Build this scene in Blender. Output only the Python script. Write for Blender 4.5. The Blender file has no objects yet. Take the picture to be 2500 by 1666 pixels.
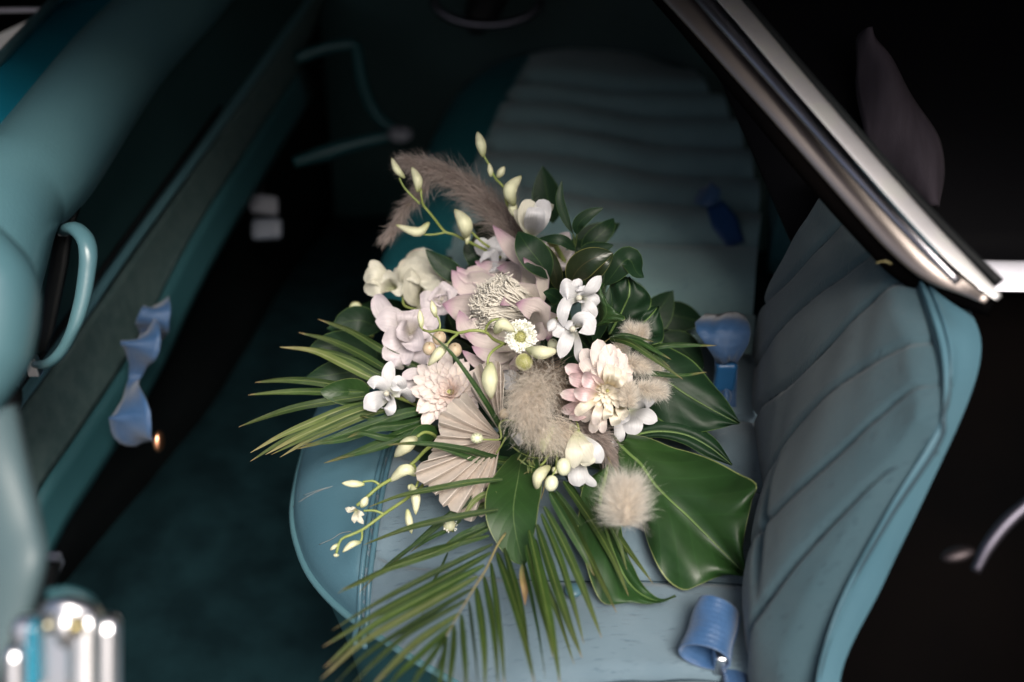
import bpy, math, random
import numpy as np
random.seed(7); rng = np.random.default_rng(7)
SC = bpy.context.scene
COL = SC.collection
# ------------------------------------------------------------------ camera
PITCH = math.radians(33); LENS = 35.0; EYE = np.array([0.0, 0.0, 1.12])
cd = bpy.data.cameras.new('camera'); cam = bpy.data.objects.new('camera', cd); COL.objects.link(cam)
cam.location = EYE; cam.rotation_euler = (math.pi/2 - PITCH, 0, 0)
cd.lens = LENS; cd.sensor_width = 36; cd.clip_start = .02; cd.clip_end = 200
cd.dof.use_dof = True; cd.dof.focus_distance = .890; cd.dof.aperture_fstop = 2.4
SC.camera = cam
# ------------------------------------------------------------------ world, sun, exposure
SUN_EL = math.radians(50); SUN_AZ = math.radians(163)   # compass azimuth: the light comes from behind the camera, a little right
w = bpy.data.worlds.new('World'); SC.world = w; w.use_nodes = True
nt = w.node_tree; sky = nt.nodes.new('ShaderNodeTexSky'); sky.sky_type = 'NISHITA'; sky.sun_disc = False
sky.sun_elevation = SUN_EL; sky.sun_rotation = SUN_AZ; sky.air_density = .9; sky.dust_density = 6; sky.ozone_density = .6
bg = nt.nodes['Background']; bg.inputs['Strength'].default_value = .075
nt.links.new(sky.outputs[0], bg.inputs[0])
sd = bpy.data.lights.new('sun', 'SUN'); sd.energy = 2.4; sd.angle = math.radians(30); sd.color = (1, .95, .88)
so = bpy.data.objects.new('sun', sd); COL.objects.link(so)
import mathutils
from mathutils import Vector
sdir = Vector((math.sin(SUN_AZ)*math.cos(SUN_EL), math.cos(SUN_AZ)*math.cos(SUN_EL), math.sin(SUN_EL)))
so.rotation_euler = sdir.to_track_quat('Z', 'Y').to_euler()
SC.view_settings.view_transform = 'Standard'; SC.view_settings.look = 'None'
SC.view_settings.exposure = 0.75; SC.view_settings.gamma = 1.0
SC.render.use_motion_blur = False

# ------------------------------------------------------------------ measuring helpers
FP = LENS/36*2500
SP, CP = math.sin(PITCH), math.cos(PITCH)
FWD = np.array([0, CP, -SP]); UPV = np.array([0, SP, CP]); RT = np.array([1.0, 0, 0])
SEAT = .5
def D(px, py, d): return EYE + d*(FWD + (px-1250)/FP*RT - (py-833)/FP*UPV)
def P(px, py, z):
    r = FWD + (px-1250)/FP*RT - (py-833)/FP*UPV
    return EYE + r*((z-EYE[2])/r[2])
ZN = {'n': (0, 0, 1.0), '1': (850, 300, .28698), '2': (850, 700, .28694), '3': (1250, 550, .28694), '4': (1150, 900, .38272),
      '5': (550, 750, .41445), '6': (700, 1100, .36101), 'a': (0, 0, .425), 'l': (0, 450, .4146), 'b': (0, 1000, .42485),
      'p': (1100, 620, .17857), 'd': (1320, 760, .22962), 'e': (880, 560, .21676), 'r': (1500, 0, .47824), 's': (1600, 650, .64795)}
def q(zn, x, y, d):
    a, b, s = ZN[zn]; return D(a+x*s, b+y*s, d)
def zs(zn): return ZN[zn][2]
def nrm(v):
    v = np.asarray(v, float); return v/max(1e-9, np.linalg.norm(v))
YAW = math.radians(11)
LAT = np.array([math.sin(YAW), math.cos(YAW), 0]); REAR = np.array([math.cos(YAW), -math.sin(YAW), 0])
def G(r, l, z): return r*REAR + l*LAT + np.array([0, 0, z])
def V(px, py, r):
    ray = FWD + (px-1250)/FP*RT - (py-833)/FP*UPV
    return EYE + ray*(r/ray.dot(REAR))
def facing(a=0, b=0): return nrm(-FWD + a*RT + b*UPV)

def spline(pts, n):
    p = np.asarray(pts, float)
    if len(p) == 1: return np.repeat(p, n, 0)
    if len(p) == 2:
        t = np.linspace(0, 1, n)[:, None]; return p[0]*(1-t)+p[1]*t
    seg = np.linalg.norm(np.diff(p[:, :min(3, p.shape[1])], axis=0), axis=1)**.5
    T = np.r_[0, np.cumsum(seg)]; T = T/T[-1]
    e = np.vstack([2*p[0]-p[1], p, 2*p[-1]-p[-2]])
    out = []
    for t in np.linspace(0, 1, n):
        i = min(len(p)-2, max(0, int(np.searchsorted(T, t, 'right')-1)))
        s = (t-T[i])/max(1e-9, T[i+1]-T[i])
        a, b, c, dd = e[i], e[i+1], e[i+2], e[i+3]
        out.append(.5*((2*b)+(-a+c)*s+(2*a-5*b+4*c-dd)*s*s+(-a+3*b-3*c+dd)*s**3))
    return np.array(out)

# ------------------------------------------------------------------ objects
WL = {}
def tag(o, label=None, cat=None, group=None, kind=None):
    if label: o['label'] = label
    if cat: o['category'] = cat
    if group: o['group'] = group
    if kind: o['kind'] = kind
    return o
def thing(name, loc, label, cat, group=None):
    o = bpy.data.objects.new(name, None); COL.objects.link(o); o.empty_display_size = .02
    o.location = loc; WL[o.name] = np.array(loc, float)
    return tag(o, label, cat, group)
def mesh(name, v, f, mat, parent=None, uv=None, smooth=True, solid=0, label=None, offset=0, bevel=0, col=None):
    v = np.asarray(v, float).reshape(-1, 3); c = v.mean(0)
    me = bpy.data.meshes.new(name); me.from_pydata((v-c).tolist(), [], f if isinstance(f, list) else f.tolist())
    if uv is not None:
        uv = np.asarray(uv, float); l = me.uv_layers.new(name='UVMap')
        idx = np.empty(len(me.loops), int); me.loops.foreach_get('vertex_index', idx)
        l.data.foreach_set('uv', uv[idx].ravel())
    me.materials.append(mat)
    if smooth: me.polygons.foreach_set('use_smooth', [True]*len(me.polygons))
    me.update()
    o = bpy.data.objects.new(name, me); COL.objects.link(o)
    pw = np.zeros(3)
    if parent is not None: o.parent = parent; pw = WL[parent.name]
    o.location = c-pw; WL[o.name] = c
    if solid:
        m = o.modifiers.new('solid', 'SOLIDIFY'); m.thickness = solid; m.offset = offset
    if bevel:
        m = o.modifiers.new('bevel', 'BEVEL'); m.width = bevel; m.segments = 3; m.limit_method = 'ANGLE'
    if label: o['label'] = label
    return o
def grid_faces(n, m, closed=False):
    f = []
    for i in range(n-1):
        for j in range(m if closed else m-1):
            k = (j+1) % m
            f.append((i*m+j, i*m+k, (i+1)*m+k, (i+1)*m+j))
    return f
def grid(name, pts, mat, parent=None, uvs=(1, 1), **k):
    n, m = pts.shape[:2]
    uu, vv = np.meshgrid(np.linspace(0, uvs[0], n), np.linspace(0, uvs[1], m), indexing='ij')
    return mesh(name, pts, grid_faces(n, m), mat, parent, uv=np.stack([uu, vv], -1).reshape(-1, 2), **k)

def frames(C, hint):
    T = np.gradient(C, axis=0); T /= np.linalg.norm(T, axis=1)[:, None]+1e-12
    H = np.broadcast_to(hint, C.shape)
    S = np.cross(T, H); S /= np.linalg.norm(S, axis=1)[:, None]+1e-12
    N = np.cross(S, T)
    return T, S, N
def blade_vf(C, hw, hint, m=5, cup=0.0, fold=0.0, ruffle=0.0, twist=0.0, tipcurl=0, ph=None):
    """surface along centre line C (n,3) with half widths hw (n); cup / fold lift the sides along the normal"""
    n = len(C); T, S, N = frames(C, hint)
    if np.ndim(twist) or twist:
        a = np.linspace(0, 1, n)*twist if not np.ndim(twist) else np.asarray(twist)
        ca, sa = np.cos(a)[:, None], np.sin(a)[:, None]
        S, N = S*ca+N*sa, N*ca-S*sa
    s = np.linspace(-1, 1, m); v = np.zeros((n, m, 3))
    if ph is None: ph = random.random()*6
    for j, sj in enumerate(s):
        t = np.linspace(0, 1, n)
        lift = hw*(cup*sj*sj + fold*abs(sj)) + ruffle*hw*np.sin(t*9+ph+sj*2)*abs(sj)
        v[:, j] = C + S*(hw*sj)[:, None] + N*lift[:, None]
    uu, vv = np.meshgrid(np.linspace(0, 1, n), s, indexing='ij')
    return v.reshape(-1, 3), grid_faces(n, m), np.stack([uu, vv], -1).reshape(-1, 2)
def prof_leaf(n, e=.9, pos=.45, base=.02, tip=0.0):
    t = np.linspace(0, 1, n); k = math.log(.5)/math.log(pos)
    return np.maximum(np.sin(np.pi*t**k)**e, np.where(t < .5, base, tip))
def prof_petal(n, base=.35, blunt=.5):
    t = np.linspace(0, 1, n)
    x = np.clip((t-.62)/.38, 0, 1)
    return (base+(1-base)*np.sin(np.pi*.5*np.minimum(1, t/.62)))*(1-x**2.2)**blunt
def tube_vf(C, rad, m=8, flat=1.0, hint=None, close=True):
    n = len(C); rad = np.broadcast_to(rad, (n,))
    h = np.array([.13, .21, .97]) if hint is None else np.asarray(hint)
    T, S, N = frames(C, h); a = np.arange(m)*2*np.pi/m
    v = C[:, None]+rad[:, None, None]*(np.cos(a)[None, :, None]*S[:, None]+np.sin(a)[None, :, None]*N[:, None]*flat)
    v = v.reshape(-1, 3); f = grid_faces(n, m, True)
    if close: f += [tuple(range(m))[::-1], tuple(range((n-1)*m, n*m))]
    uu = np.repeat(np.linspace(0, 1, n), m); vv = np.tile(np.arange(m)/m, n)
    return v, f, np.stack([uu, vv], -1)
def tube(name, pts, rad, mat, parent=None, n=24, m=8, flat=1.0, hint=None, **k):
    C = spline(pts, n)
    if np.ndim(rad): rad = np.interp(np.linspace(0, 1, n), np.linspace(0, 1, len(rad)), rad)
    v, f, uv = tube_vf(C, rad, m, flat, hint)
    return mesh(name, v, f, mat, parent, uv=uv, **k)
def join(parts):
    V_, F_, U_ = [], [], []; o = 0
    for v, f, uv in parts:
        V_.append(v); F_ += [tuple(i+o for i in ff) for ff in f]; U_.append(uv); o += len(v)
    return np.vstack(V_), F_, np.vstack(U_)
def blob(name, c, r, mat, parent=None, axis=None, n=12, m=14, pinch=0, **k):
    """ellipsoid: r=(radius, radius, half length) along axis"""
    ax = nrm(axis if axis is not None else (0, 0, 1)); t = np.cos(np.linspace(0, np.pi, n))
    C = np.asarray(c)+ax*(-t[:, None])*r[2]; rr = r[0]*np.sqrt(np.maximum(1e-4, 1-t*t))
    v, f, uv = tube_vf(C, rr, m, r[1]/r[0], hint=nrm(np.cross(ax, (.3, .9, .2))))
    return mesh(name, v, f, mat, parent, uv=uv, **k)
def box(name, c, size, mat, parent=None, ax=None, bevel=.002, **k):
    X, Y, Z = ax if ax else (np.eye(3))
    v = [np.asarray(c)+X*sx*size[0]/2+Y*sy*size[1]/2+Z*sz*size[2]/2 for sx in (-1, 1) for sy in (-1, 1) for sz in (-1, 1)]
    f = [(0, 1, 3, 2), (4, 6, 7, 5), (0, 4, 5, 1), (2, 3, 7, 6), (0, 2, 6, 4), (1, 5, 7, 3)]
    return mesh(name, v, f, mat, parent, smooth=False, bevel=bevel, **k)

def hairs(name, O, DIR, L, wd, mat, parent, bend=0.3, sag=None, seg=3, label=None, kind='stuff'):
    """many fine tapered strands as one mesh"""
    O = np.asarray(O); n = len(O); DIR = DIR/np.linalg.norm(DIR, axis=1)[:, None]
    rnd = rng.normal(size=(n, 3)); side = np.cross(DIR, rnd); side /= np.linalg.norm(side, axis=1)[:, None]
    b2 = rng.normal(size=(n, 3))*bend
    if sag is not None: b2 = b2+sag
    L = np.broadcast_to(L, (n,))[:, None]
    V_ = np.zeros((n, 2*seg+1, 3)); UV = np.zeros((n, 2*seg+1, 2))
    for i in range(seg+1):
        t = i/seg; c = O+DIR*L*t+b2*L*t*t*.5
        if i < seg:
            V_[:, 2*i] = c-side*wd*(1-t*.75)/2; V_[:, 2*i+1] = c+side*wd*(1-t*.75)/2; UV[:, 2*i:2*i+2, 0] = t
        else: V_[:, 2*seg] = c; UV[:, 2*seg, 0] = 1
    UV[:, :, 1] = rng.random(n)[:, None]
    base = (np.arange(n)*(2*seg+1))[:, None]
    F = []
    for i in range(seg-1): F.append(base+np.array([2*i, 2*i+1, 2*i+3, 2*i+2]))
    Q = np.concatenate(F).tolist() if F else []
    Tt = (base+np.array([2*seg-2, 2*seg-1, 2*seg])).tolist()
    o = mesh(name, V_.reshape(-1, 3), Q+Tt, mat, parent, uv=UV.reshape(-1, 2), smooth=False, label=label)
    if kind: o['kind'] = kind
    return o

# ------------------------------------------------------------------ materials
def M(name, col, rough=.5, col2=None, nscale=30, spec=.5, metal=0, bump=0, bscale=200, coat=0, sheen=0, trans=0, sss=0, detail=4, stretch=None, nmix=(.35, .65), coatr=.1):
    m = bpy.data.materials.new(name); m.use_nodes = True; t = m.node_tree; N = t.nodes; Lk = t.links
    b = N['Principled BSDF']; b.inputs['Roughness'].default_value = rough; b.inputs['Metallic'].default_value = metal
    b.inputs['Specular IOR Level'].default_value = spec; b.inputs['Coat Weight'].default_value = coat; b.inputs['Coat Roughness'].default_value = coatr
    b.inputs['Sheen Weight'].default_value = sheen
    tc = N.new('ShaderNodeTexCoord'); mp = N.new('ShaderNodeMapping'); Lk.new(tc.outputs['Object'], mp.inputs[0])
    if stretch: mp.inputs['Scale'].default_value = stretch
    no = N.new('ShaderNodeTexNoise'); no.inputs['Scale'].default_value = nscale; no.inputs['Detail'].default_value = detail
    Lk.new(mp.outputs[0], no.inputs['Vector'])
    cr = N.new('ShaderNodeValToRGB'); cr.color_ramp.elements[0].position = nmix[0]; cr.color_ramp.elements[1].position = nmix[1]
    cr.color_ramp.elements[0].color = (*col, 1); cr.color_ramp.elements[1].color = (*(col2 or [c*1.15 for c in col]), 1)
    Lk.new(no.outputs[0], cr.inputs[0]); Lk.new(cr.outputs[0], b.inputs['Base Color'])
    if bump:
        n2 = N.new('ShaderNodeTexNoise'); n2.inputs['Scale'].default_value = bscale; n2.inputs['Detail'].default_value = 3; Lk.new(mp.outputs[0], n2.inputs['Vector'])
        bp = N.new('ShaderNodeBump'); bp.inputs['Strength'].default_value = bump; bp.inputs['Distance'].default_value = .001
        Lk.new(n2.outputs[0], bp.inputs['Height']); Lk.new(bp.outputs[0], b.inputs['Normal'])
    if sss:
        b.inputs['Subsurface Weight'].default_value = sss; b.inputs['Subsurface Radius'].default_value = (.01, .006, .004); b.inputs['Subsurface Scale'].default_value = .5
    if trans:
        tr = N.new('ShaderNodeBsdfTranslucent'); mx = N.new('ShaderNodeMixShader'); mx.inputs[0].default_value = trans
        Lk.new(cr.outputs[0], tr.inputs[0]); Lk.new(b.outputs[0], mx.inputs[1]); Lk.new(tr.outputs[0], mx.inputs[2])
        Lk.new(mx.outputs[0], N['Material Output'].inputs[0])
    return m
def MU(name, stops, rough=.45, edge=None, rib=None, ribw=.05, vein=0, veinscale=9, trans=.2, spec=.4, coat=0, var=.12, streak=0, ew=.93, blotch=None, blotch_t=.6, edgew=.02):
    """blade material: colour along the length (uv.x), midrib and rim across it (uv.y), veins as relief"""
    m = bpy.data.materials.new(name); m.use_nodes = True; t = m.node_tree; N = t.nodes; Lk = t.links
    b = N['Principled BSDF']; b.inputs['Roughness'].default_value = rough; b.inputs['Specular IOR Level'].default_value = spec
    b.inputs['Coat Weight'].default_value = coat; b.inputs['Coat Roughness'].default_value = .25
    tc = N.new('ShaderNodeTexCoord'); sp = N.new('ShaderNodeSeparateXYZ'); Lk.new(tc.outputs['UV'], sp.inputs[0])
    no = N.new('ShaderNodeTexNoise'); no.inputs['Scale'].default_value = 60; Lk.new(tc.outputs['Object'], no.inputs['Vector'])
    oi = N.new('ShaderNodeObjectInfo')
    def math_(op, a, bb=None, c=None):
        n = N.new('ShaderNodeMath'); n.operation = op
        for i, x in enumerate((a, bb, c)):
            if x is None: continue
            if isinstance(x, (int, float)): n.inputs[i].default_value = x
            else: Lk.new(x, n.inputs[i])
        return n.outputs[0]
    tt = math_('ADD', sp.outputs[0], math_('MULTIPLY', math_('SUBTRACT', no.outputs[0], .5), .18))
    cr = N.new('ShaderNodeValToRGB'); e = cr.color_ramp.elements
    while len(e) < len(stops): e.new(.5)
    for i, (p, c) in enumerate(stops): e[i].position = p
    for i, (p, c) in enumerate(stops): e[i].color = (*c, 1)
    Lk.new(tt, cr.inputs[0]); out = cr.outputs[0]
    def mix(f, a, c):
        n = N.new('ShaderNodeMix'); n.data_type = 'RGBA'; Lk.new(f, n.inputs[0]) if not isinstance(f, float) else setattr(n.inputs[0], 'default_value', f)
        Lk.new(a, n.inputs[6]); n.inputs[7].default_value = (*c, 1); return n.outputs[2]
    av = math_('ABSOLUTE', sp.outputs[1])
    if blotch:
        n3 = N.new('ShaderNodeTexNoise'); n3.inputs['Scale'].default_value = 35; n3.inputs['Detail'].default_value = 5; Lk.new(tc.outputs['Object'], n3.inputs['Vector'])
        out = mix(math_('SMOOTH_MIN', math_('MULTIPLY', math_('MAXIMUM', math_('SUBTRACT', n3.outputs[0], blotch_t), 0.0), 6.0), 1.0, .1), out, blotch)
    if rib:
        out = mix(math_('LESS_THAN', av, ribw), out, rib)
    if edge:
        f = N.new('ShaderNodeMapRange'); f.inputs[1].default_value = ew; f.inputs[2].default_value = ew+edgew; Lk.new(av, f.inputs[0])
        out = mix(f.outputs[0], out, edge)
    hs = N.new('ShaderNodeHueSaturation'); Lk.new(out, hs.inputs['Color'])
    vv = math_('ADD', 1-var, math_('MULTIPLY', oi.outputs['Random'], 2*var)); Lk.new(math_('ADD', vv, math_('MULTIPLY', math_('SUBTRACT', no.outputs[0], .5), .5)), hs.inputs['Value'])
    Lk.new(hs.outputs[0], b.inputs['Base Color'])
    n5 = N.new('ShaderNodeTexNoise'); n5.inputs['Scale'].default_value = 28; n5.inputs['Detail'].default_value = 5; Lk.new(tc.outputs['Object'], n5.inputs['Vector'])
    Lk.new(math_('ADD', rough-.10, math_('MULTIPLY', n5.outputs[0], .22)), b.inputs['Roughness'])
    if vein or streak:
        if vein:
            x = math_('SUBTRACT', math_('MULTIPLY', sp.outputs[0], veinscale*6.28), math_('MULTIPLY', av, veinscale*1.6))
            h = math_('POWER', math_('ABSOLUTE', math_('SINE', math_('MULTIPLY', x, .5))), .5)
        else:
            wn = N.new('ShaderNodeTexNoise'); wn.inputs['Scale'].default_value = 1.0; mp = N.new('ShaderNodeMapping')
            mp.inputs['Scale'].default_value = (2.0, streak, 1); Lk.new(tc.outputs['UV'], mp.inputs[0]); Lk.new(mp.outputs[0], wn.inputs['Vector']); h = wn.outputs[0]
        vin = hs.inputs['Value'].links[0].from_socket
        hh = math_('SUBTRACT', 1.0, h) if vein else math_('SUBTRACT', h, .5)
        Lk.new(math_('ADD', vin, math_('MULTIPLY', math_('POWER', hh, 3.0) if vein else hh, .32 if vein else (.38 if var < .1 else .6))), hs.inputs['Value'])
        bp = N.new('ShaderNodeBump'); bp.inputs['Strength'].default_value = vein or .55; bp.inputs['Distance'].default_value = .0012
        Lk.new(h, bp.inputs['Height']); Lk.new(bp.outputs[0], b.inputs['Normal'])
    if trans:
        tr = N.new('ShaderNodeBsdfTranslucent'); mx = N.new('ShaderNodeMixShader'); mx.inputs[0].default_value = trans
        Lk.new(hs.outputs[0], tr.inputs[0]); Lk.new(b.outputs[0], mx.inputs[1]); Lk.new(tr.outputs[0], mx.inputs[2]); Lk.new(mx.outputs[0], N['Material Output'].inputs[0])
    return m

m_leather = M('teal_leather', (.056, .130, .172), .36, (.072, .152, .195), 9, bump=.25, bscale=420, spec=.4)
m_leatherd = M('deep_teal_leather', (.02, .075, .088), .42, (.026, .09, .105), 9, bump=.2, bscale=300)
m_vinyl = M('teal_vinyl', (.062, .145, .175), .34, (.074, .165, .192), 7, bump=.2, bscale=300, spec=.5, coat=.25, coatr=.25)
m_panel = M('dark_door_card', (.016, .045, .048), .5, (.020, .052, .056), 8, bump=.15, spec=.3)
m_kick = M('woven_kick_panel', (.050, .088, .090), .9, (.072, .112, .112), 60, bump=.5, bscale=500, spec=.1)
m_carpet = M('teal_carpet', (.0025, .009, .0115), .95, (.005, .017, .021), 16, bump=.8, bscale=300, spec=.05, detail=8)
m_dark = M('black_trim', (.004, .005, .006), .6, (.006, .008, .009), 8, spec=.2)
m_black = M('black_paint', (.0012, .0012, .0014), .6, (.0022, .0018, .0018), 5, spec=.004)
m_glass = M('dark_window_glass', (.003, .003, .004), .5, (.004, .004, .005), 3, spec=.02)
m_chrome = M('polished_chrome', (.74, .74, .77), .28, (.80, .80, .82), 6, metal=1)
m_brown_refl = M('brown_reflection_metal', (.27, .235, .22), .42, (.36, .315, .295), 5, metal=1)  # brown reflections on the chrome put into the metal colour
m_cowl = M('blue_cowl_paint', (.008, .16, .25), .25, (.012, .19, .28), 6, coat=.5)
m_belt = M('blue_webbing', (.024, .080, .19), .34, (.040, .105, .235), 40, spec=.6, sheen=.3, bump=.5, bscale=700, stretch=(1, 1, 6))
m_copper = M('copper_tongue', (.75, .35, .20), .3, metal=1)
m_ground = M('asphalt_ground', (.05, .05, .048), .9, (.075, .073, .07), 60, bump=.5)
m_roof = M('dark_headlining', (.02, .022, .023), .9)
m_mauve = M('mauve_reflection_tone', (.030, .023, .033), .85, (.042, .033, .046), 25, bump=.4, stretch=(6, 1, 1))  # tone of the shape modelled for the window reflection
m_steel = M('grey_rubber_pad', (.12, .13, .16), .5, (.16, .17, .20), 20)

def fabric(name, base, light):
    light = [a*.6+b*.4 for a, b in zip(base, light)]
    m = M(name, base, .85, light, 26, bump=0, spec=.2, sheen=.25, stretch=(1.0, 1, 1))
    t = m.node_tree; N = t.nodes; Lk = t.links; b = N['Principled BSDF']
    tc = N.new('ShaderNodeTexCoord'); mp = N.new('ShaderNodeMapping'); mp.inputs['Rotation'].default_value = (0, 0, YAW)
    mp.inputs['Scale'].default_value = (70, 420, 120); Lk.new(tc.outputs['Object'], mp.inputs[0])
    sl = N.new('ShaderNodeTexNoise'); sl.inputs['Scale'].default_value = 1.0; sl.inputs['Detail'].default_value = 3; Lk.new(mp.outputs[0], sl.inputs['Vector'])
    r2 = N.new('ShaderNodeMapRange'); r2.inputs[1].default_value = .60; r2.inputs[2].default_value = .70; Lk.new(sl.outputs[0], r2.inputs[0])
    mx = N.new('ShaderNodeMix'); mx.data_type = 'RGBA'; mx.blend_type = 'MULTIPLY'; old = b.inputs['Base Color'].links[0].from_socket
    Lk.new(r2.outputs[0], mx.inputs[0]); Lk.new(old, mx.inputs[6]); mx.inputs[7].default_value = (.72, .76, .80, 1); Lk.new(mx.outputs[2], b.inputs['Base Color'])
    wv = N.new('ShaderNodeTexNoise'); wv.inputs['Scale'].default_value = 1400; wv.inputs['Detail'].default_value = 1; Lk.new(tc.outputs['Object'], wv.inputs['Vector'])
    ad = N.new('ShaderNodeMath'); ad.operation = 'SUBTRACT'; Lk.new(wv.outputs[0], ad.inputs[0]); Lk.new(r2.outputs[0], ad.inputs[1])
    bp = N.new('ShaderNodeBump'); bp.inputs['Strength'].default_value = .5; bp.inputs['Distance'].default_value = .0008
    Lk.new(ad.outputs[0], bp.inputs['Height']); Lk.new(bp.outputs[0], b.inputs['Normal'])
    return m
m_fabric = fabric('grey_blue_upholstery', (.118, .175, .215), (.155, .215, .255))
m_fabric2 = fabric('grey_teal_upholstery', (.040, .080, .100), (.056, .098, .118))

G1 = (.018, .052, .014); G2 = (.030, .085, .020)
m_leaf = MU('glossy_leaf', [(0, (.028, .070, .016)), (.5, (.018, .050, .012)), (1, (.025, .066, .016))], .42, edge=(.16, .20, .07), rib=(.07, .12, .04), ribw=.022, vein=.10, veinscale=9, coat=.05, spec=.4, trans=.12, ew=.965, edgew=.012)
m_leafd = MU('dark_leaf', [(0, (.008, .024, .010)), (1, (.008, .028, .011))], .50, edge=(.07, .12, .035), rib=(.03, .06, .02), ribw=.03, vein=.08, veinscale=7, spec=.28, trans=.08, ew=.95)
m_leafb = MU('brown_backed_leaf', [(0, (.016, .022, .008)), (1, (.012, .025, .010))], .32, edge=(.13, .13, .04), rib=(.05, .045, .02), ribw=.03, vein=.1, spec=.5, trans=.05, ew=.94)
m_palm = MU('palm_leaflet', [(0, (.020, .050, .010)), (.6, (.038, .072, .014)), (.93, (.075, .10, .025)), (1, (.26, .18, .09))], .38, rib=(.11, .15, .04), ribw=.10, streak=14, spec=.5, trans=.15, var=.25)
m_palml = MU('pale_palm_leaflet', [(0, (.05, .095, .02)), (.7, (.12, .15, .045)), (1, (.27, .22, .11))], .4, rib=(.2, .22, .1), ribw=.14, streak=14, trans=.15, var=.2)
m_palmd = MU('dark_palm_leaflet', [(0, (.014, .042, .010)), (.8, (.022, .058, .012)), (1, (.14, .11, .04))], .33, rib=(.06, .10, .03), ribw=.10, streak=14, spec=.55, trans=.1, var=.2)
m_stem = M('orchid_stem', (.20, .26, .065), .45, (.28, .33, .10), 60, sss=0, trans=.08)
m_stemd = M('dark_stem', (.045, .075, .02), .5, (.07, .10, .03), 60)
m_rach = M('frond_rachis', (.24, .20, .09), .5, (.30, .26, .12), 60)
m_bud = MU('orchid_bud', [(0, (.42, .46, .20)), (.35, (.66, .67, .44)), (.85, (.72, .71, .50)), (1, (.50, .52, .22))], .45, trans=.12, var=.05, streak=10)
m_white = MU('white_petal', [(0, (.60, .62, .46)), (.3, (.66, .66, .67)), (1, (.68, .68, .71))], .5, trans=.2, var=.04, streak=9)
m_cream = MU('cream_petal', [(0, (.50, .52, .30)), (.4, (.68, .66, .54)), (1, (.70, .68, .58))], .5, trans=.2, var=.05, streak=9)
m_mvp = MU('mauve_white_petal', [(0, (.60, .56, .48)), (.5, (.64, .59, .60)), (1, (.66, .59, .63))], .5, trans=.2, var=.06, streak=9)
m_dah = MU('blush_petal', [(0, (.82, .68, .44)), (.3, (.82, .73, .64)), (.8, (.82, .74, .70)), (1, (.80, .70, .68))], .5, trans=.2, var=.05, streak=8)
m_dahc = MU('cream_dahlia_petal', [(0, (.72, .60, .36)), (.35, (.79, .72, .57)), (1, (.80, .75, .67))], .5, trans=.2, var=.04, streak=8)
m_dahp = MU('pink_dahlia_petal', [(0, (.86, .72, .44)), (.25, (.84, .67, .62)), (.7, (.80, .58, .60)), (1, (.84, .74, .73))], .5, trans=.2, var=.04, streak=8)
m_peach = MU('peach_petal', [(0, (.84, .56, .40)), (.4, (.82, .66, .57)), (1, (.80, .70, .68))], .5, trans=.2, var=.06, streak=8)
m_bract = MU('protea_bract', [(0, (.62, .58, .48)), (.45, (.60, .54, .49)), (.80, (.58, .49, .48)), (.94, (.46, .29, .38)), (1, (.20, .11, .16))], .5, edge=(.52, .40, .45), ew=.86, edgew=.14, trans=.12, streak=12, var=.08)
m_fil = MU('protea_filament', [(0, (.62, .58, .50)), (1, (.72, .68, .60))], .55, trans=.15, var=.03)
m_fan = MU('dried_fan_leaf', [(0, (.46, .39, .33)), (.6, (.58, .51, .45)), (1, (.64, .58, .52))], .6, trans=.08, var=.05, streak=16, blotch=(.40, .31, .24), blotch_t=.62)
def MH(name, root, tip):
    m = MU(name, [(0, root), (1, tip)], .7, trans=.62, var=.03); N = m.node_tree.nodes; Lk = m.node_tree.links
    hs = [n for n in N if n.bl_idname == 'ShaderNodeHueSaturation'][0]; sp = [n for n in N if n.bl_idname == 'ShaderNodeSeparateXYZ'][0]
    mr = N.new('ShaderNodeMapRange'); mr.inputs[3].default_value = .6; mr.inputs[4].default_value = 1.2; Lk.new(sp.outputs[1], mr.inputs[0]); Lk.new(mr.outputs[0], hs.inputs['Value'])
    return m
m_pamp = MH('pampas_hair', (.50, .42, .39), (.76, .68, .64))
m_pampl = MH('light_pampas_hair', (.84, .76, .67), (.94, .89, .82))
m_pampd = MH('dark_pampas_hair', (.32, .25, .19), (.55, .46, .38))
m_bunny = MH('bunny_tail_hair', (.98, .92, .84), (.99, .96, .91))
m_berry = M('beige_berry', (.50, .40, .27), .38, (.58, .47, .33), 90, sss=.1)
m_snow = M('green_white_berry', (.60, .63, .44), .38, (.66, .68, .50), 70, sss=.1)
m_pod = M('green_seed_head', (.28, .28, .09), .5, (.34, .34, .13), 200)
m_floret = MU('white_floret', [(0, (.55, .58, .35)), (.5, (.76, .76, .70)), (1, (.80, .80, .78))], .5, trans=.2)
m_dry = MU('dried_brown_leaf', [(0, (.07, .10, .03)), (.5, (.30, .22, .09)), (1, (.38, .24, .13))], .6, trans=.1, streak=10)

# ================================================================== SETTING
gv = [(-8, -8, 0), (8, -8, 0), (8, 8, 0), (-8, 8, 0)]
g_ = mesh('ground', gv, [(0, 1, 2, 3)], m_ground, smooth=False); tag(g_, kind='structure')
# footwell floor, a sheet with a slight trough
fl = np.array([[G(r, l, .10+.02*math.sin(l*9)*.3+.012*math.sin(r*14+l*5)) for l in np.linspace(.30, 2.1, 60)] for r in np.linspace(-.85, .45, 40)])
f_ = grid('floor', fl, m_carpet, uvs=(1, 1)); tag(f_, kind='structure')

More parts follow.
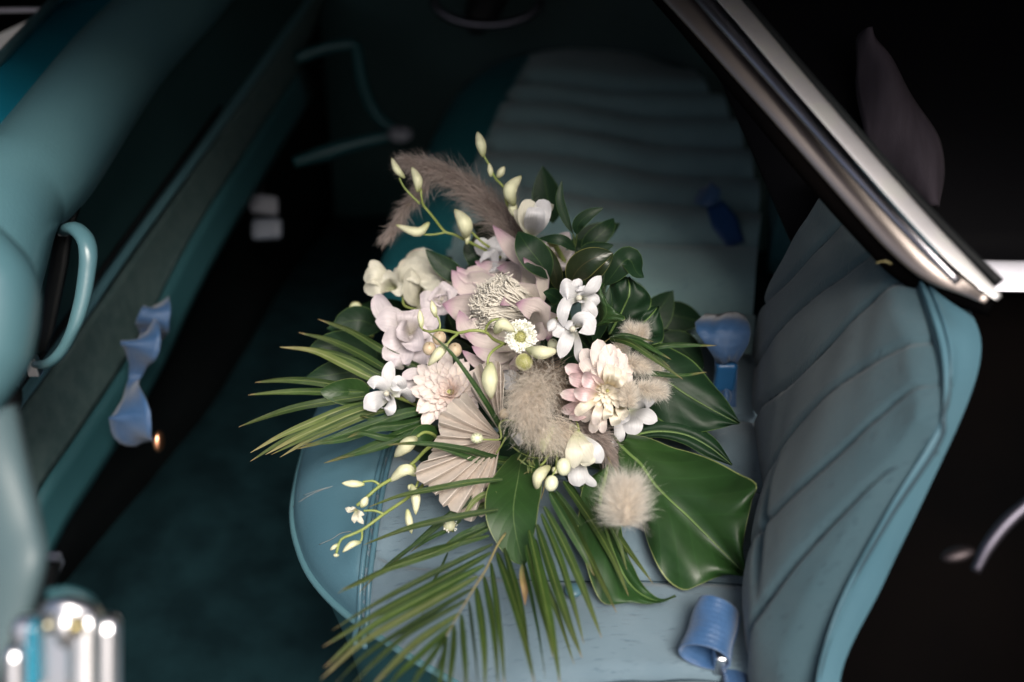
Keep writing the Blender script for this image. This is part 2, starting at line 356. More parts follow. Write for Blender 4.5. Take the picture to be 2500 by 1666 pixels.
# ---- body shell: roof, far side, bulkheads (unseen roof set low to darken the cabin)
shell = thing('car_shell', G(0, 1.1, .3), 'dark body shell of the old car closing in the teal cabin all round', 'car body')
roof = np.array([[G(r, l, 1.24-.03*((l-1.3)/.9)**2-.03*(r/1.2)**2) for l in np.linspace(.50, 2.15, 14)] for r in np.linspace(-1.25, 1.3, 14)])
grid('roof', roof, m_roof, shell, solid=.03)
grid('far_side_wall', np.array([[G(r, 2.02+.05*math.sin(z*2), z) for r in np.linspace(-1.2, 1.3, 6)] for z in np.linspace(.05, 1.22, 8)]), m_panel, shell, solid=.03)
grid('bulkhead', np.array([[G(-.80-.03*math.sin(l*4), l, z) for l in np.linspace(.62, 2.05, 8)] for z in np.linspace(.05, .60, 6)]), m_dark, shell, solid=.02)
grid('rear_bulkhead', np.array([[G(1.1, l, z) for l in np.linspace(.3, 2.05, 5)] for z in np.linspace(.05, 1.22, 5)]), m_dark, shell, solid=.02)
# unseen opaque sheet added over the windscreen opening to keep daylight out
grid('windscreen_light_block', np.array([[G(-.92-.1*(1.4-z), l, z) for l in np.linspace(.70, 2.05, 5)] for z in np.linspace(.72, 1.2, 5)]), m_dark, shell, solid=.02)

# ================================================================== NEAR SEAT
def polydist(p, poly):
    a = poly[:-1]; b = poly[1:]; ab = b-a; t = np.clip(((p-a)*ab).sum(1)/((ab*ab).sum(1)+1e-12), 0, 1)
    return np.linalg.norm(p-(a+ab*t[:, None]), axis=1).min()
def seat_cushion(seat, A3, B3, seams, zb, zt, line, nu=64, nv=90, far=False, crown=.012, mats=None, sa=.006, sw=.035):
    ml, mf = mats or (m_leather, m_fabric)
    A = spline(A3, nv); B = spline(B3, nv); poly = A[:, :2]
    pts = np.zeros((nu, nv, 3)); info = np.zeros((nu, nv, 2))
    for j in range(nv):
        for i in range(nu):
            u = (i/(nu-1))**1.15; p = A[j]*(1-u)+B[j]*u
            d = polydist(p[:2], poly); iw = np.interp(p.dot(LAT), line[:, 0], line[:, 1]); g = p.dot(REAR)-iw; info[i, j] = (d, g)
            e = min(1, d/.075); z = zb+(zt-zb)*math.sqrt(max(0, 1-(1-e)**2.1))
            if i > 0 and d < .03: p = p - np.array([0, 0, 0])
            z += crown*math.sin(min(1, max(0, (d-.05)/.35))*math.pi)
            s = p.dot(LAT)
            if g > 0:                       # stitched channels in the cloth insert
                k = min(1, g/.02)*min(1, d/.03)
                for sm in seams:
                    c = sm + .012*math.sin(p.dot(REAR)*12)+ .10*p.dot(REAR)*0
                    x = (s-c)/.006; z -= k*(.009*math.exp(-x*x*1.6)+sa*math.exp(-((s-c)/sw)**2))
            x = g/.006; z -= .006*math.exp(-x*x)*min(1, d/.02)
            z += .0012*math.sin(p[0]*60+p[1]*25)*math.sin(p[1]*48-p[0]*20)*(1 if d > .05 else 0)
            pts[i, j] = (p[0], p[1], z)
    # split leather bolster / cloth insert along the row where the distance passes insert_w
    n, m = nu, nv; f = grid_faces(n, m); fl_ = pts.reshape(-1, 3); dist = info[:, :, 1].reshape(-1)
    fa = [q_ for q_ in f if max(dist[k] for k in q_) <= .004]
    fb = [q_ for q_ in f if max(dist[k] for k in q_) > .004]
    def sub(name, faces, mat):
        ids = sorted({k for q_ in faces for k in q_}); mp_ = {k: a for a, k in enumerate(ids)}
        return mesh(name, fl_[ids], [tuple(mp_[k] for k in q_) for q_ in faces], mat, seat)
    sub('leather_bolster', fa, ml); sub('cloth_insert', fb, mf)
    return A, pts, info
def rl_line(pts):
    a = np.array([(p.dot(LAT), p.dot(REAR)) for p in pts]); return a[a[:, 0].argsort()]
LN = spline([P(905, 1600, .465), P(868, 1500, .485), P(880, 1400, .50), P(912, 1240, .505), P(952, 1077, .505), P(1000, 990, .50), P(1080, 930, .48)], 40)
m_seam = M('dark_seam_thread', (.012, .035, .05), .7)
near = thing('front_seat', (0.02, .68, .2), 'near teal car seat with grey blue cloth insert carrying the bouquet', 'car seat')
ZB = .445
A3 = [P(2050, 2350, ZB), P(1560, 2020, ZB), P(1250, 1765, ZB), P(1130, 1676, ZB), P(1000, 1600, ZB), P(850, 1500, ZB), P(765, 1412, ZB), P(728, 1330, ZB), P(716, 1255, ZB), P(725, 1180, ZB), P(742, 1110, ZB), P(760, 1050, ZB), P(790, 1000, ZB), P(850, 965, ZB), P(960, 935, ZB)]
B3 = [P(2140, 2150, .5), P(1890, 1850, .5), P(1860, 1650, .5), P(1870, 1480, .5), P(1900, 1250, .5), P(1900, 1050, .5), P(1895, 930, .5), P(1890, 850, .5)]
A, cpts, cinfo = seat_cushion(near, A3, B3, [.505, .60-.0, .72, .84], ZB, .5, rl_line(LN), nu=90, nv=120)
def cushion_z(x, y):
    d2 = (cpts[:, :, 0]-x)**2+(cpts[:, :, 1]-y)**2; o = np.argsort(d2.ravel())[:4]; ww = 1/(d2.ravel()[o]+1e-7)
    return float((cpts[:, :, 2].ravel()[o]*ww).sum()/ww.sum())
for off in (-.0035, .0045):
    pth = [p+REAR*off for p in LN[4:-4]]; pth = [np.array([p[0], p[1], cushion_z(p[0], p[1])+.0025]) for p in pth]
    tube('piping', pth, .0026, m_leather, near, n=60, m=8)
pp = [a+np.array([0, 0, -.001]) for a in A[4:]]
tube('edge_piping', pp, .0042, m_vinyl, near, n=110, m=8)
# side skirt under the piping
cen = np.array([.02, .70])
sk = np.zeros((8, len(A), 3))
for k, z in enumerate(np.linspace(.438, .12, 8)):
    for j in range(len(A)):
        inn = cen-A[j, :2]; inn = inn/np.linalg.norm(inn); t = k/7
        sk[k, j] = (*(A[j, :2]+inn*(.006+.045*math.sin(t*1.6))), z)
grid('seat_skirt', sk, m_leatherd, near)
for sm in [.505, .60, .72, .84]:
    sp_ = []
    for r_ in np.linspace(-.12, .115 if sm < .55 else .14, 30):
        p = sm*LAT+r_*REAR; p = p+LAT*.012*math.sin(p.dot(REAR)*12)
        if p.dot(REAR) > np.interp(p.dot(LAT), rl_line(LN)[:, 0], rl_line(LN)[:, 1])+.006: sp_.append(np.array([p[0], p[1], cushion_z(p[0], p[1])+.0004]))
    tube('seam', sp_, .0007, m_seam, near, n=60, m=6)
# button on the cushion
bc = P(1400, 1441, .508)
blob('button', bc, (.0074, .0074, .004), m_leather, near, axis=(0, 0, 1))
# scratches worn into the bolster (thin proud scuffs)
m_scuff = M('worn_scuff', (.20, .21, .21), .8, (.17, .22, .24), 200)
sc = []
for ln in ([(715, 1240), (735, 1225), (770, 1205), (812, 1190)], [(742, 1212), (775, 1200), (800, 1193)], [(780, 1332), (812, 1318), (832, 1305), (858, 1300)]):
    pts_ = []
    for (x, y) in ln:
        p = P(x, y, .49); 
        for _ in range(4): p = P(x, y, cushion_z(p[0], p[1]))
        pts_.append(p+np.array([0, 0, .0012]))
    tube('scuff_mark', pts_, .0004, m_scuff, near, n=14, m=5)

# backrest of the near seat
cols = 150; rows = 70
# rows: bottom -> top, columns: near -> far ; corner rails
bl = spline([P(1990, 2060, .49), P(1835, 1850, .49), P(1805, 1666, .495), P(1815, 1490, .495), P(1862, 1250, .495), P(1842, 1050, .493), P(1838, 900, .493), P(1840, 800, .493)], cols)
tl = spline([D(2245, 1100, .655), D(2256, 1010, .66), D(2243, 900, .675), D(2215, 780, .70), D(2178, 650, .735), D(2140, 560, .775), D(2080, 480, .83), D(2010, 430, .88)], cols)
nl = spline([D(2025, 1900, .67), D(1945, 1666, .685), D(2066, 1363, .675), D(2200, 1120, .665), D(2252, 1030, .66)], rows)   # near rail bottom -> top
face = np.zeros((rows, cols, 3)); hintn = nrm(-REAR+np.array([0, 0, .25]))
fl2 = spline([P(1840, 800, .495), D(1862, 700, 1.04), D(1925, 570, .95), D(2010, 430, .88)], rows)
for i in range(rows):
    u = i/(rows-1)
    for j in range(cols):
        v = j/(cols-1)
        base = bl[j]*(1-u)+tl[j]*u
        cn = (nl[i]-(bl[0]*(1-u)+tl[0]*u))*(1-v)**2; cf = (fl2[i]-(bl[-1]*(1-u)+tl[-1]*u))*v**2
        p = base+cn+cf
        bulge = .012*math.sin(math.pi*min(1, u*.9+.1))*math.sin(math.pi*min(1, max(0, v*.95+.04)))
        dd_ = 0
        for c0 in (.17, .34, .50, .66, .82, .98):
            c = c0+.06-.26*u+.015*math.sin(u*7+c0*20); x = (v-c)/.012
            dd_ -= .0050*math.exp(-x*x*2.2)+.0016*math.exp(-((v-c)/.05)**2)
        # heavy crease low on the rest
        x = (u-(.30+.25*(v-.2)))/.02
        dd_ -= .009*math.exp(-x*x)*math.exp(-((v-.30)/.10)**2)
        dd_ += .0008*math.sin(u*17+v*13+2*math.sin(v*7))*math.sin(v*26-u*9+math.sin(u*11))
        edge = min(v/.05, 1, (1-v)/.05, (1-u)/.06)
        dd_ -= .014*(1-max(0, edge))**2
        face[i, j] = p+hintn*(bulge+dd_)
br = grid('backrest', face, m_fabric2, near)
for c0 in (.17, .34, .50, .66, .82, .98):
    sp_ = []
    for i in range(2, rows-2, 2):
        u = i/(rows-1); v = c0+.06-.26*u+.015*math.sin(u*7+c0*20)
        if .03 < v < .97: sp_.append(face[i, int(round(v*(cols-1)))]+hintn*.0002)
    if len(sp_) > 4: tube('seam', sp_, .0010, m_seam, br, n=60, m=6)
# outer roll of the backrest: near edge, shoulder and top as one thick rounded rail
rail = [face[0, 0], face[11, 0], face[28, 0], face[45, 0], face[62, 0], face[-1, 6], face[-1, 34], face[-1, 64], face[-1, 96], face[-1, 124], face[-1, 149]]
outp = [D(2085, 1900, .66), D(2022, 1666, .685), D(2130, 1420, .69), D(2235, 1200, .69), D(2335, 980, .69), D(2368, 850, .70), D(2345, 760, .72), D(2290, 660, .76), D(2230, 560, .81), D(2150, 470, .87), D(2060, 390, .93)]
a_ = spline(rail, 80); b_ = spline(outp, 80)
roll = np.zeros((16, 80, 3))
for k in range(16):
    t = k/15; lift = math.sin(t*math.pi)**.7*.016 - .003*math.exp(-((t-.42)/.05)**2)*2.2*np.ones(80)
    lift = np.broadcast_to(lift, (80,))
    roll[k] = a_*(1-t)+b_*t+nrm(-REAR*.6+np.array([0, -.5, .6]))*lift[:, None]-REAR*(-.03*max(0, t-.75))
grid('backrest_roll', roll, m_leather, near, label='smooth teal leather roll round the edge of the backrest')
back = np.array([b_+(FWD*.07+REAR*.012-UPV*.02)*(k/6) for k in range(7)])
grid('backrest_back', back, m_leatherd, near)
tube('piping', [p+hintn*.001 for p in rail], .0022, m_seam, br, n=90)
tube('piping', [roll[6, j]+hintn*.0005 for j in range(0, 44, 4)], .0014, m_seam, br, n=70)
# loose strand of thread lying on the rest
tube('loose_thread', [D(2138, 643, .72), D(2160, 638, .715), D(2176, 645, .715)], .0006, m_rach, br, n=10, m=5)

# ================================================================== FAR SEAT
far = thing('front_seat', (0.1, 1.45, .2), 'blurred far car seat with pleated grey teal insert across the dark cabin', 'car seat')
ZF = .44
A3f = [P(1500, 900, ZF), P(1150, 860, ZF), P(960, 760, ZF), P(925, 680, ZF), P(960, 600, ZF), P(1010, 470, ZF), P(1060, 350, ZF), P(1120, 255, ZF), P(1215, 195, ZF), P(1330, 172, ZF), P(1460, 168, ZF), P(1580, 184, ZF), P(1680, 220, ZF)]
B3f = [P(1830, 900, .5), P(1840, 800, .5), P(1840, 700, .5), P(1850, 600, .5), P(1855, 520, .49), P(1840, 430, .48), P(1790, 340, .465), P(1695, 262, .45)]
seat_cushion(far, A3f, B3f, [1.05, 1.22, 1.36, 1.49, 1.61, 1.72, 1.82], ZF, .5, rl_line([P(1080, 900, .5), P(1075, 700, .5), P(1130, 480, .5), P(1190, 330, .5), P(1270, 190, .5)]), nu=70, nv=110, mats=(M('far_leather', (.02, .16, .19), .5, (.025, .18, .21), 6), fabric('far_upholstery', (.23, .37, .39), (.28, .43, .44))), crown=.02, sa=.024, sw=.028)
cen2 = np.array([.1, 1.4]); Af = spline(A3f, 60); sk = np.zeros((6, 60, 3))
for k, z in enumerate(np.linspace(.438, .12, 6)):
    for j in range(60):
        inn = cen2-Af[j, :2]; inn /= np.linalg.norm(inn); sk[k, j] = (*(Af[j, :2]+inn*.03*(k/5)), z)
grid('seat_skirt', sk, m_leatherd, far)
bfr = np.array([[P(1850, 640-330*j/29, .5)+np.array([.015+.10*u_, 0, .30*u_])+REAR*(-.03*math.sin(math.pi*u_)) for j in range(30)] for u_ in np.linspace(-.05, 1, 14)])
grid('backrest', bfr, m_leatherd, far, solid=.05, offset=1)

# ================================================================== DASHBOARD (left)
dash = thing('dashboard', G(-.70, 1.2, .5), 'padded teal dashboard running away along the left side above the dark footwell', 'dashboard')
rp = [D(690, -300, 1.8), D(493, -59, 1.45), D(303, 135, 1.22), D(109, 397, 1.01), D(13, 487, .95), D(-45, 660, .90), D(-95, 860, .88), D(-120, 1050, .88)]
tube('padded_top', rp, [.053, .053, .053, .053, .053, .051, .050], m_vinyl, dash, n=60, m=28, hint=(0, -.3, 1))
# second fold of padding lower at the near end
tube('padded_end', [D(-110, 560, .62), D(-22, 700, .62), D(-27, 860, .62), D(-70, 1010, .62)], [.020, .028, .026, .014], m_vinyl, dash, n=30, m=18)
# bead between pad and cowl
tube('pad_bead', [D(-60, 385, .99), D(0, 328, 1.03), D(160, 165, 1.2), D(322, -2, 1.42), D(420, -100, 1.6)], .0045, m_vinyl, dash, n=30)
# painted cowl beyond the pad
cw = np.array([[D(x, y, d)*(1-t)+D(x2, y2, d2)*t for t in np.linspace(0, 1, 8)] for (x, y, d, x2, y2, d2) in
     [(-90, 415, 1.0, -120, 270, 1.06), (0, 333, 1.06, 0, 148, 1.16), (160, 170, 1.25, 80, 60, 1.30), (325, 2, 1.47, 140, -5, 1.50), (420, -100, 1.65, 260, -130, 1.7)]])
grid('cowl_panel', cw, m_cowl, dash, solid=.01)
tube('cowl_edge_strip', [D(-90, 250, 1.07), D(0, 143, 1.155), D(75, 62, 1.27), D(145, -12, 1.42)], .006, m_vinyl, dash, n=20)
# dark card below the pad
card_t = spline([V(-20, 560, -.70), V(120, 500, -.70), V(300, 300, -.70), V(560, 0, -.72), V(700, -160, -.74)], 30)
card_b = spline([V(-30, 1060, -.70), V(66, 950, -.70), V(203, 765, -.70), V(553, 280, -.72), V(800, -60, -.74)], 30)
grid('glovebox_panel', np.array([card_t*(1-t)+card_b*t for t in np.linspace(0, 1, 8)]), m_panel, dash, solid=.012)
tube('trim_ridge', [V(-40, 1080, -.692), V(66, 948, -.69), V(203, 762, -.69), V(300, 622, -.69), V(553, 278, -.71), V(760, -10, -.73)], .0085, m_vinyl, dash, n=50, m=10, flat=.7)
tube('trim_bead', [V(-45, 1060, -.686), V(55, 935, -.684), V(190, 745, -.684), V(285, 610, -.684), V(540, 262, -.704)], .0035, m_dark, dash, n=40)
kb = spline([V(-60, 1480, -.69), V(60, 1215, -.69), V(150, 1080, -.69), V(307, 844, -.69), V(470, 540, -.70), V(720, 160, -.73)], 30)
grid('kick_panel', np.array([card_b*(1-t)+kb*t+REAR*.008 for t in np.linspace(0.02, 1, 10)]), m_kick, dash, solid=.01)
kc = kb+np.array([0, 0, -.055])+REAR*.012
grid('kick_panel_rim', np.array([kb*(1-t)+kc*t+REAR*.012 for t in np.linspace(0, 1, 5)]), m_leatherd, dash, solid=.015)
# recess and grab handle
rec = np.array([[q('l', a*(1-t)+b*t, y, 1.0) for t in np.linspace(0, 1, 4)] for a, b, y in ((395, 470, 130), (335, 420, 280), (300, 395, 480), (262, 350, 700), (235, 312, 880), (205, 270, 985))])
grid('handle_recess', rec, m_dark, dash, solid=.006)
gh = tube('grab_handle', [q('l', x, y, d) for x, y, d in ((372, 278, .985), (405, 262, .965), (450, 268, .95), (500, 320, .94), (520, 400, .935), (512, 520, .935), (485, 680, .935), (440, 830, .935), (385, 950, .94), (320, 1030, .945), (262, 1062, .955), (212, 1060, .97))],
     [.0058, .0070, .0084, .0086, .0084, .0080, .0077, .0074, .0069, .0064, .0058, .005], m_vinyl, dash, n=60, m=14, flat=.8)
box('handle_mount', q('l', 196, 1070, .975), (.012, .010, .022), m_chrome, gh)
box('handle_mount', q('l', 372, 274, .99), (.010, .008, .010), m_chrome, gh)

# bright moulding glimpsed outside above the cowl
o = tube('bright_moulding', [D(-60, 26, 1.35), D(30, 25, 1.35), D(100, 24, 1.35)], .0075, M('silver_moulding', (.42, .42, .50), .4), n=10, m=10, flat=.5)
tag(o, 'short pale moulding beyond the windscreen cowl, top left corner', 'moulding')

# open door edge at lower left
door = thing('open_door', D(40, 1350, .66), 'pale teal inner edge of the open door, lower left, hugely out of focus', 'car door')
dl = spline([D(-90, 1040, 0.588), D(-90, 1200, 0.588), D(-90, 1400, 0.588), D(-90, 1560, 0.588), D(-90, 1700, 0.588)], 30)
dr = spline([D(48, 985, 0.588), D(72, 1120, 0.571), D(104, 1260, 0.563), D(117, 1360, 0.554), D(95, 1470, 0.554), D(55, 1570, 0.554), D(0, 1690, 0.554)], 30)
dm = np.array([dl*(1-t)+dr*t+facing()*.018*math.sin(math.pi*t)**.6 for t in np.linspace(0, 1, 14)])
grid('door_padding', dm, M('pale_teal_vinyl', (.062, .105, .118), .5, (.080, .125, .138), 8), door, solid=.012, offset=-1)
tube('weather_strip', [D(30, 955, .73), D(20, 1010, .72), D(-60, 1130, .71)], .007, m_dark, door, n=12)
tube('door_edge_trim', [D(128, 1372, .665), D(105, 1480, .66), D(65, 1590, .66), D(20, 1700, .66)], .006, m_dark, door, n=16)
box('door_bracket', D(125, 1385, .68), (.010, .02, .012), m_steel, door)

# latch
latch = thing('door_latch', D(180, 1560, 0.5564), 'bright chrome latch box on the door edge in the lower left corner', 'door latch')
ax3 = (RT, nrm(FWD*.8+UPV*.2), UPV)
box('latch_case', q('b', 382.2, 1430, 0.5033), (0.0547, 0.0124, 0.0443), m_chrome, latch, bevel=.008, ax=ax3)
box('latch_plate', q('b', 483.0, 1450, 0.4931), (0.0161, 0.0124, 0.0524), M('satin_chrome', (.85, .84, .84), .3, metal=1), latch, bevel=.006, ax=ax3)
tube('latch_rotor', [q('b', 285.6, 1190, 0.4964), q('b', 378.0, 1150, 0.4931), q('b', 504.0, 1190, 0.4964), q('b', 520.8, 1260, 0.4998)], .007, m_chrome, latch, n=20)
blob('latch_pin', q('b', 382.2, 1250, 0.4896), (0.0062, 0.0062, 0.0107), m_chrome, latch, axis=UPV)
blob('latch_bolt', q('b', 449.4, 1240, 0.4896), (0.0056, 0.0056, 0.0067), M('brass_bolt', (.35, .30, .16), .35, metal=1), latch, axis=FWD)
blob('latch_bolt', q('b', 294.0, 1230, 0.4896), (0.0050, 0.0050, 0.0067), M('brass_bolt2', (.30, .29, .22), .35, metal=1), latch, axis=FWD)
box('latch_base', q('b', 369.6, 1430, 0.5343), (0.0474, 0.0089, 0.0480), m_dark, latch, bevel=.006, ax=ax3)
tube('latch_base_seal', [q('b', 277.2, 1060, 0.5168), q('b', 403.2, 1050, 0.5168), q('b', 520.8, 1110, 0.5168), q('b', 579.6, 1250, 0.5168), q('b', 604.8, 1400, 0.5168), q('b', 609.0, 1600, 0.5168)], .003, m_leatherd, latch, n=24)
box('latch_arm', q('b', 92.4, 1540, 0.4896), (0.0112, 0.0124, 0.0336), m_chrome, latch, bevel=.005, ax=ax3)
box('latch_shim', q('b', 201.6, 1400, 0.4944), (0.0062, 0.0099, 0.0336), m_cowl, latch, bevel=.004, ax=ax3)

# ================================================================== WINDOW FRAME + REAR BODY (right)
m_chromeb = M('bright_chrome', (.92, .90, .94), .42, metal=1)
pil = thing('window_frame', D(2300, 600, .66), 'polished chrome window frame slanting down across the upper right', 'window frame')
def bar(name, pts, w0, mat, depth, parent, **k):
    """flat bar: profile w0 wide, rounded, along pts"""
    return tube(name, pts, w0, mat, parent, n=40, m=18, flat=depth, hint=k.pop('hint', -FWD), **k)
bar('chrome_strip', [D(1560, -240, .84), D(1778, -2, .78), D(1950, 200, .74), D(2150, 430, .70), D(2300, 595, .67), D(2400, 692, .655), D(2440, 728, .65)], [.0088, .0086, .0080, .0075, .0070, .0062, .0025], m_chromeb, .07, pil, hint=nrm(-FWD+.55*UPV-.05*RT))
bar('brown_reflection_bevel', [D(1480, -200, .88), D(1668, 0, .82), D(1850, 205, .78), D(2050, 430, .745), D(2180, 575, .725), D(2265, 655, .715), D(2350, 700, .71), D(2410, 735, .70)], [.0135, .0135, .0120, .0110, .0110, .0110, .0085, .003], m_brown_refl, .35, pil)  # chrome bevel, its brown reflection carried by the material colour
bar('dark_gasket', [D(1430, -200, .89), D(1622, 5, .83), D(1800, 215, .79), D(1980, 430, .755), D(2110, 575, .735), D(2200, 665, .725), D(2300, 715, .72), D(2420, 752, .705)], .0065, m_black, .8, pil)
bar('steel_channel', [D(1560, -200, .86), D(1722, 0, .80), D(1900, 205, .76), D(2095, 430, .722), D(2240, 588, .70), D(2340, 690, .69)], [.007, .007, .006, .005, .004, .003], M('grey_steel', (.30, .29, .32), .3, metal=1), .6, pil)
bar('rubber_seal', [D(1600, -240, .86), D(1812, -2, .80), D(1985, 200, .76), D(2185, 430, .72), D(2340, 595, .69), D(2440, 692, .675)], .004, m_dark, .8, pil)

rb = thing('rear_body_panel', D(2400, 1200, .95), 'black painted car body beside the seat back, lower right', 'car body')
pan = np.zeros((12, 16, 3))
for i, t in enumerate(np.linspace(0, 1, 12)):
    for j, s in enumerate(np.linspace(0, 1, 16)):
        pan[i, j] = D(1880+1000*s, 700+1250*t, 1.10-.22*t-.12*s)+facing()*.02*math.sin(s*5+t*2)
grid('body_skin', pan, m_black, rb, solid=.01)
hd = thing('body_handle', q('s', 1290, 1020, .84), 'blurred chrome handle curving on the black body, right edge', 'handle')
tube('handle_bar', [q('s', 1205, 1150, .64), q('s', 1250, 1060, .64), q('s', 1320, 970, .64), q('s', 1420, 880, .64)], [.003, .0042, .0045, .004], M('dim_chrome', (.10, .095, .12), .45, metal=1), hd, n=20, m=10)
blob('handle_button', q('s', 1140, 1085, .64), (.0055, .004, .011), M('dim_chrome2', (.05, .042, .045), .5, metal=1), hd, axis=nrm(RT+.3*UPV))
o = bar('belt_moulding', [D(2380, 672, .80), D(2450, 674, .80), D(2650, 676, .80)], .0140, M('soft_moulding_chrome', (.50, .50, .56), .5, metal=1), .08, None, hint=nrm(-FWD+.3*UPV))
tag(o, 'level chrome moulding at the right edge, meeting the slanting window frame', 'moulding')
# dark rear window, with a solid mauve shape standing in for its reflection
win = np.array([[D(1560+1100*s+420*t, -260+960*t, 1.04-.06*t) for s in np.linspace(0, 1, 8)] for t in np.linspace(0, 1, 8)])
o = grid('rear_window', win, m_glass, solid=.006); tag(o, 'dark rear side window behind the slanting chrome frame', 'window')
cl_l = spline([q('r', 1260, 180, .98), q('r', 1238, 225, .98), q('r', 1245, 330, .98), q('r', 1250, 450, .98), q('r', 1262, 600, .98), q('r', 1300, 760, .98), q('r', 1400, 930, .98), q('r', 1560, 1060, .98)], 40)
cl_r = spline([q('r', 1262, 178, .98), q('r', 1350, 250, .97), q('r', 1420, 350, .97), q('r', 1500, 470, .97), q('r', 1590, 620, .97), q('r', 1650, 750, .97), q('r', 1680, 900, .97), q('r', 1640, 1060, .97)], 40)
cloth = np.array([cl_l*(1-t)+cl_r*t+facing()*(.02*math.sin(math.pi*t)+.004*np.sin(np.linspace(0, 14, 40)+t*5)[:, None]) for t in np.linspace(0, 1, 16)])  # bulged sheet modelled in the outline of the reflection
o = grid('reflection_shape', cloth, m_mauve, solid=.006); tag(o, 'dusky mauve peaked shape standing in for a reflection in the dark rear window', 'reflection')

# ================================================================== FAR CABIN BITS
sw = thing('steering_wheel', D(1000, 200, 1.75), 'dim teal steering wheel lost in the dark beyond the bouquet', 'steering wheel')
m_dimteal = M('dim_teal_plastic', (.008, .055, .065), .5)
tube('wheel_rim', [q('a', *p, 1.75) for p in ((1700, 340), (1800, 300), (1920, 268), (2030, 262), (2058, 330), (2070, 420), (2110, 560), (2180, 680), (2270, 755))], .011, m_dimteal, sw, n=40, m=10)
tube('wheel_spoke', [q('a', *p, 1.70) for p in ((1690, 935), (1850, 885), (2050, 825), (2280, 775))], [.010, .014, .012, .010], m_dimteal, sw, n=24, m=10)
blob('wheel_hub', q('a', 2300, 772, 1.66), (.018, .014, .022), m_steel, sw, axis=RT)
gp = thing('instrument_pod', D(1190, 20, 1.8), 'dark oval instrument pod with a faint rim at the top edge', 'instrument')
rim = [D(1190+130*math.cos(a), 0+62*math.sin(a), 1.8) for a in np.linspace(0, math.pi*2, 20)]
tube('pod_rim', rim, .008, M('dark_bright_rim', (.12, .12, .15), .4, metal=1), gp, n=50)
blob('pod_dial', D(1190, 0, 1.83), (.07, .035, .02), m_dark, gp, axis=FWD)
pd = thing('pedal', D(648, 530, 1.65), 'small pale pedal glinting in the dark footwell', 'pedal')
box('pedal_pad', D(645, 500, 1.64), (.05, .02, .034), m_steel, pd, bevel=.008, ax=(nrm(RT-.12*UPV), FWD, UPV))
box('pedal_pad', D(652, 560, 1.66), (.052, .02, .036), M('pedal_lower', (.13, .15, .19), .45), pd, bevel=.008, ax=(nrm(RT+.05*UPV), FWD, UPV))
tube('pedal_arm', [D(642, 470, 1.68), D(630, 330, 1.8), D(640, 200, 1.9)], .006, m_dark, pd, n=12)

# ---- blue webbing
def ribbon(name, pts, hw, label, zone, hint=None, twist=0, thick=.0014, n=50, mat=None, parent=None, cup=0):
    C = spline([q(zone, *p) for p in pts], n); h = np.interp(np.linspace(0, 1, n), np.linspace(0, 1, len(hw)), hw)
    if np.ndim(twist): twist = np.interp(np.linspace(0, 1, n), np.linspace(0, 1, len(twist)), twist)
    v, f, uv = blade_vf(C, h, -FWD if hint is None else hint, m=7, twist=twist, cup=cup)
    return mesh(name, v, f, mat or m_belt, parent, uv=uv, solid=thick)
BG = 'blue seat belts in the cabin'
b1 = thing('seat_belt', q('l', 830, 1050, 1.2), 'twisted blue belt hanging in the footwell by the dashboard, with a copper tip', 'seat belt', BG)
ribbon('webbing', [(960, 690, 1.26), (925, 740, 1.22), (900, 820, 1.22), (900, 880, 1.25), (840, 900, 1.18), (830, 970, 1.17), (815, 1060, 1.20), (790, 1150, 1.21), (775, 1250, 1.17), (775, 1370, 1.15), (790, 1480, 1.17), (850, 1520, 1.20)],
       [.010, .016, .020, .014, .024, .022, .011, .006, .014, .027, .025, .010], None, 'l', twist=[0, .2, .5, .9, .3, .1, .6, .3, -.2, -.2, 0, .2], parent=b1, cup=.15)
blob('belt_tip', q('l', 935, 1515, 1.17), (.008, .006, .013), m_copper, b1, axis=UPV)
b2 = thing('seat_belt', D(1735, 1540, .76), 'rolled blue belt end tucked between seat and backrest, lower right', 'seat belt', BG)
ax = nrm(D(1718, 1606, .745)-D(1757, 1478, .775)); s1 = nrm(np.cross(ax, FWD)); s2 = np.cross(s1, ax)
rl = np.zeros((40, 41, 3)); c0 = D(1752, 1495, .772)
for i, a in enumerate(np.linspace(-.4, 2*math.pi*.97-.3, 40)):
    for j, t in enumerate(np.linspace(0, 1, 41)):
        r_ = .0165*(1.0-.06*a/6)+.00009*math.sin(t*60)+.0005*math.sin(t*9+a*2); rl[i, j] = c0+ax*(.044*t-.004)+s1*math.cos(a)*r_*1.05+s2*math.sin(a)*r_*.85+RT*(-.005*math.sin(a))*t
grid('webbing', rl, m_belt, b2, solid=.0014)
rl2 = rl[:26]*.0+rl[:26]; 
tube('webbing_tail', [D(1760, 1500, .80), D(1790, 1600, .77), D(1800, 1690, .74)], .010, m_belt, b2, n=12, m=8, flat=.2)
bk = box('buckle', D(1757, 1608, .755), (.010, .018, .020), m_chrome, b2, bevel=.003)
b3 = thing('seat_belt', D(1745, 880, 1.02), 'blue belt folded over beside the dark leaf between the two seats', 'seat belt', BG)
ribbon('webbing', [(268, 340, 1.02), (266, 400, 1.03), (262, 470, 1.035), (262, 540, 1.04)], [.012, .012, .012, .012], None, 's', parent=b3, hint=nrm(-FWD+.3*UPV))
rb3 = np.array([[q('s', x1*(1-t)+x2*t, y+5*math.sin(t*7), d)+facing()*(.008*math.sin(math.pi*t)+.0009*math.sin(t*23+y*.05)) for t in np.linspace(0, 1, 41)] for x1, x2, y, d in
     ((190, 330, 180, 1.04), (150, 352, 215, 1.02), (155, 358, 250, 1.01), (185, 350, 290, 1.01), (215, 325, 330, 1.015), (232, 305, 362, 1.02))])
grid('webbing_fold', rb3, m_belt, b3, solid=.002)
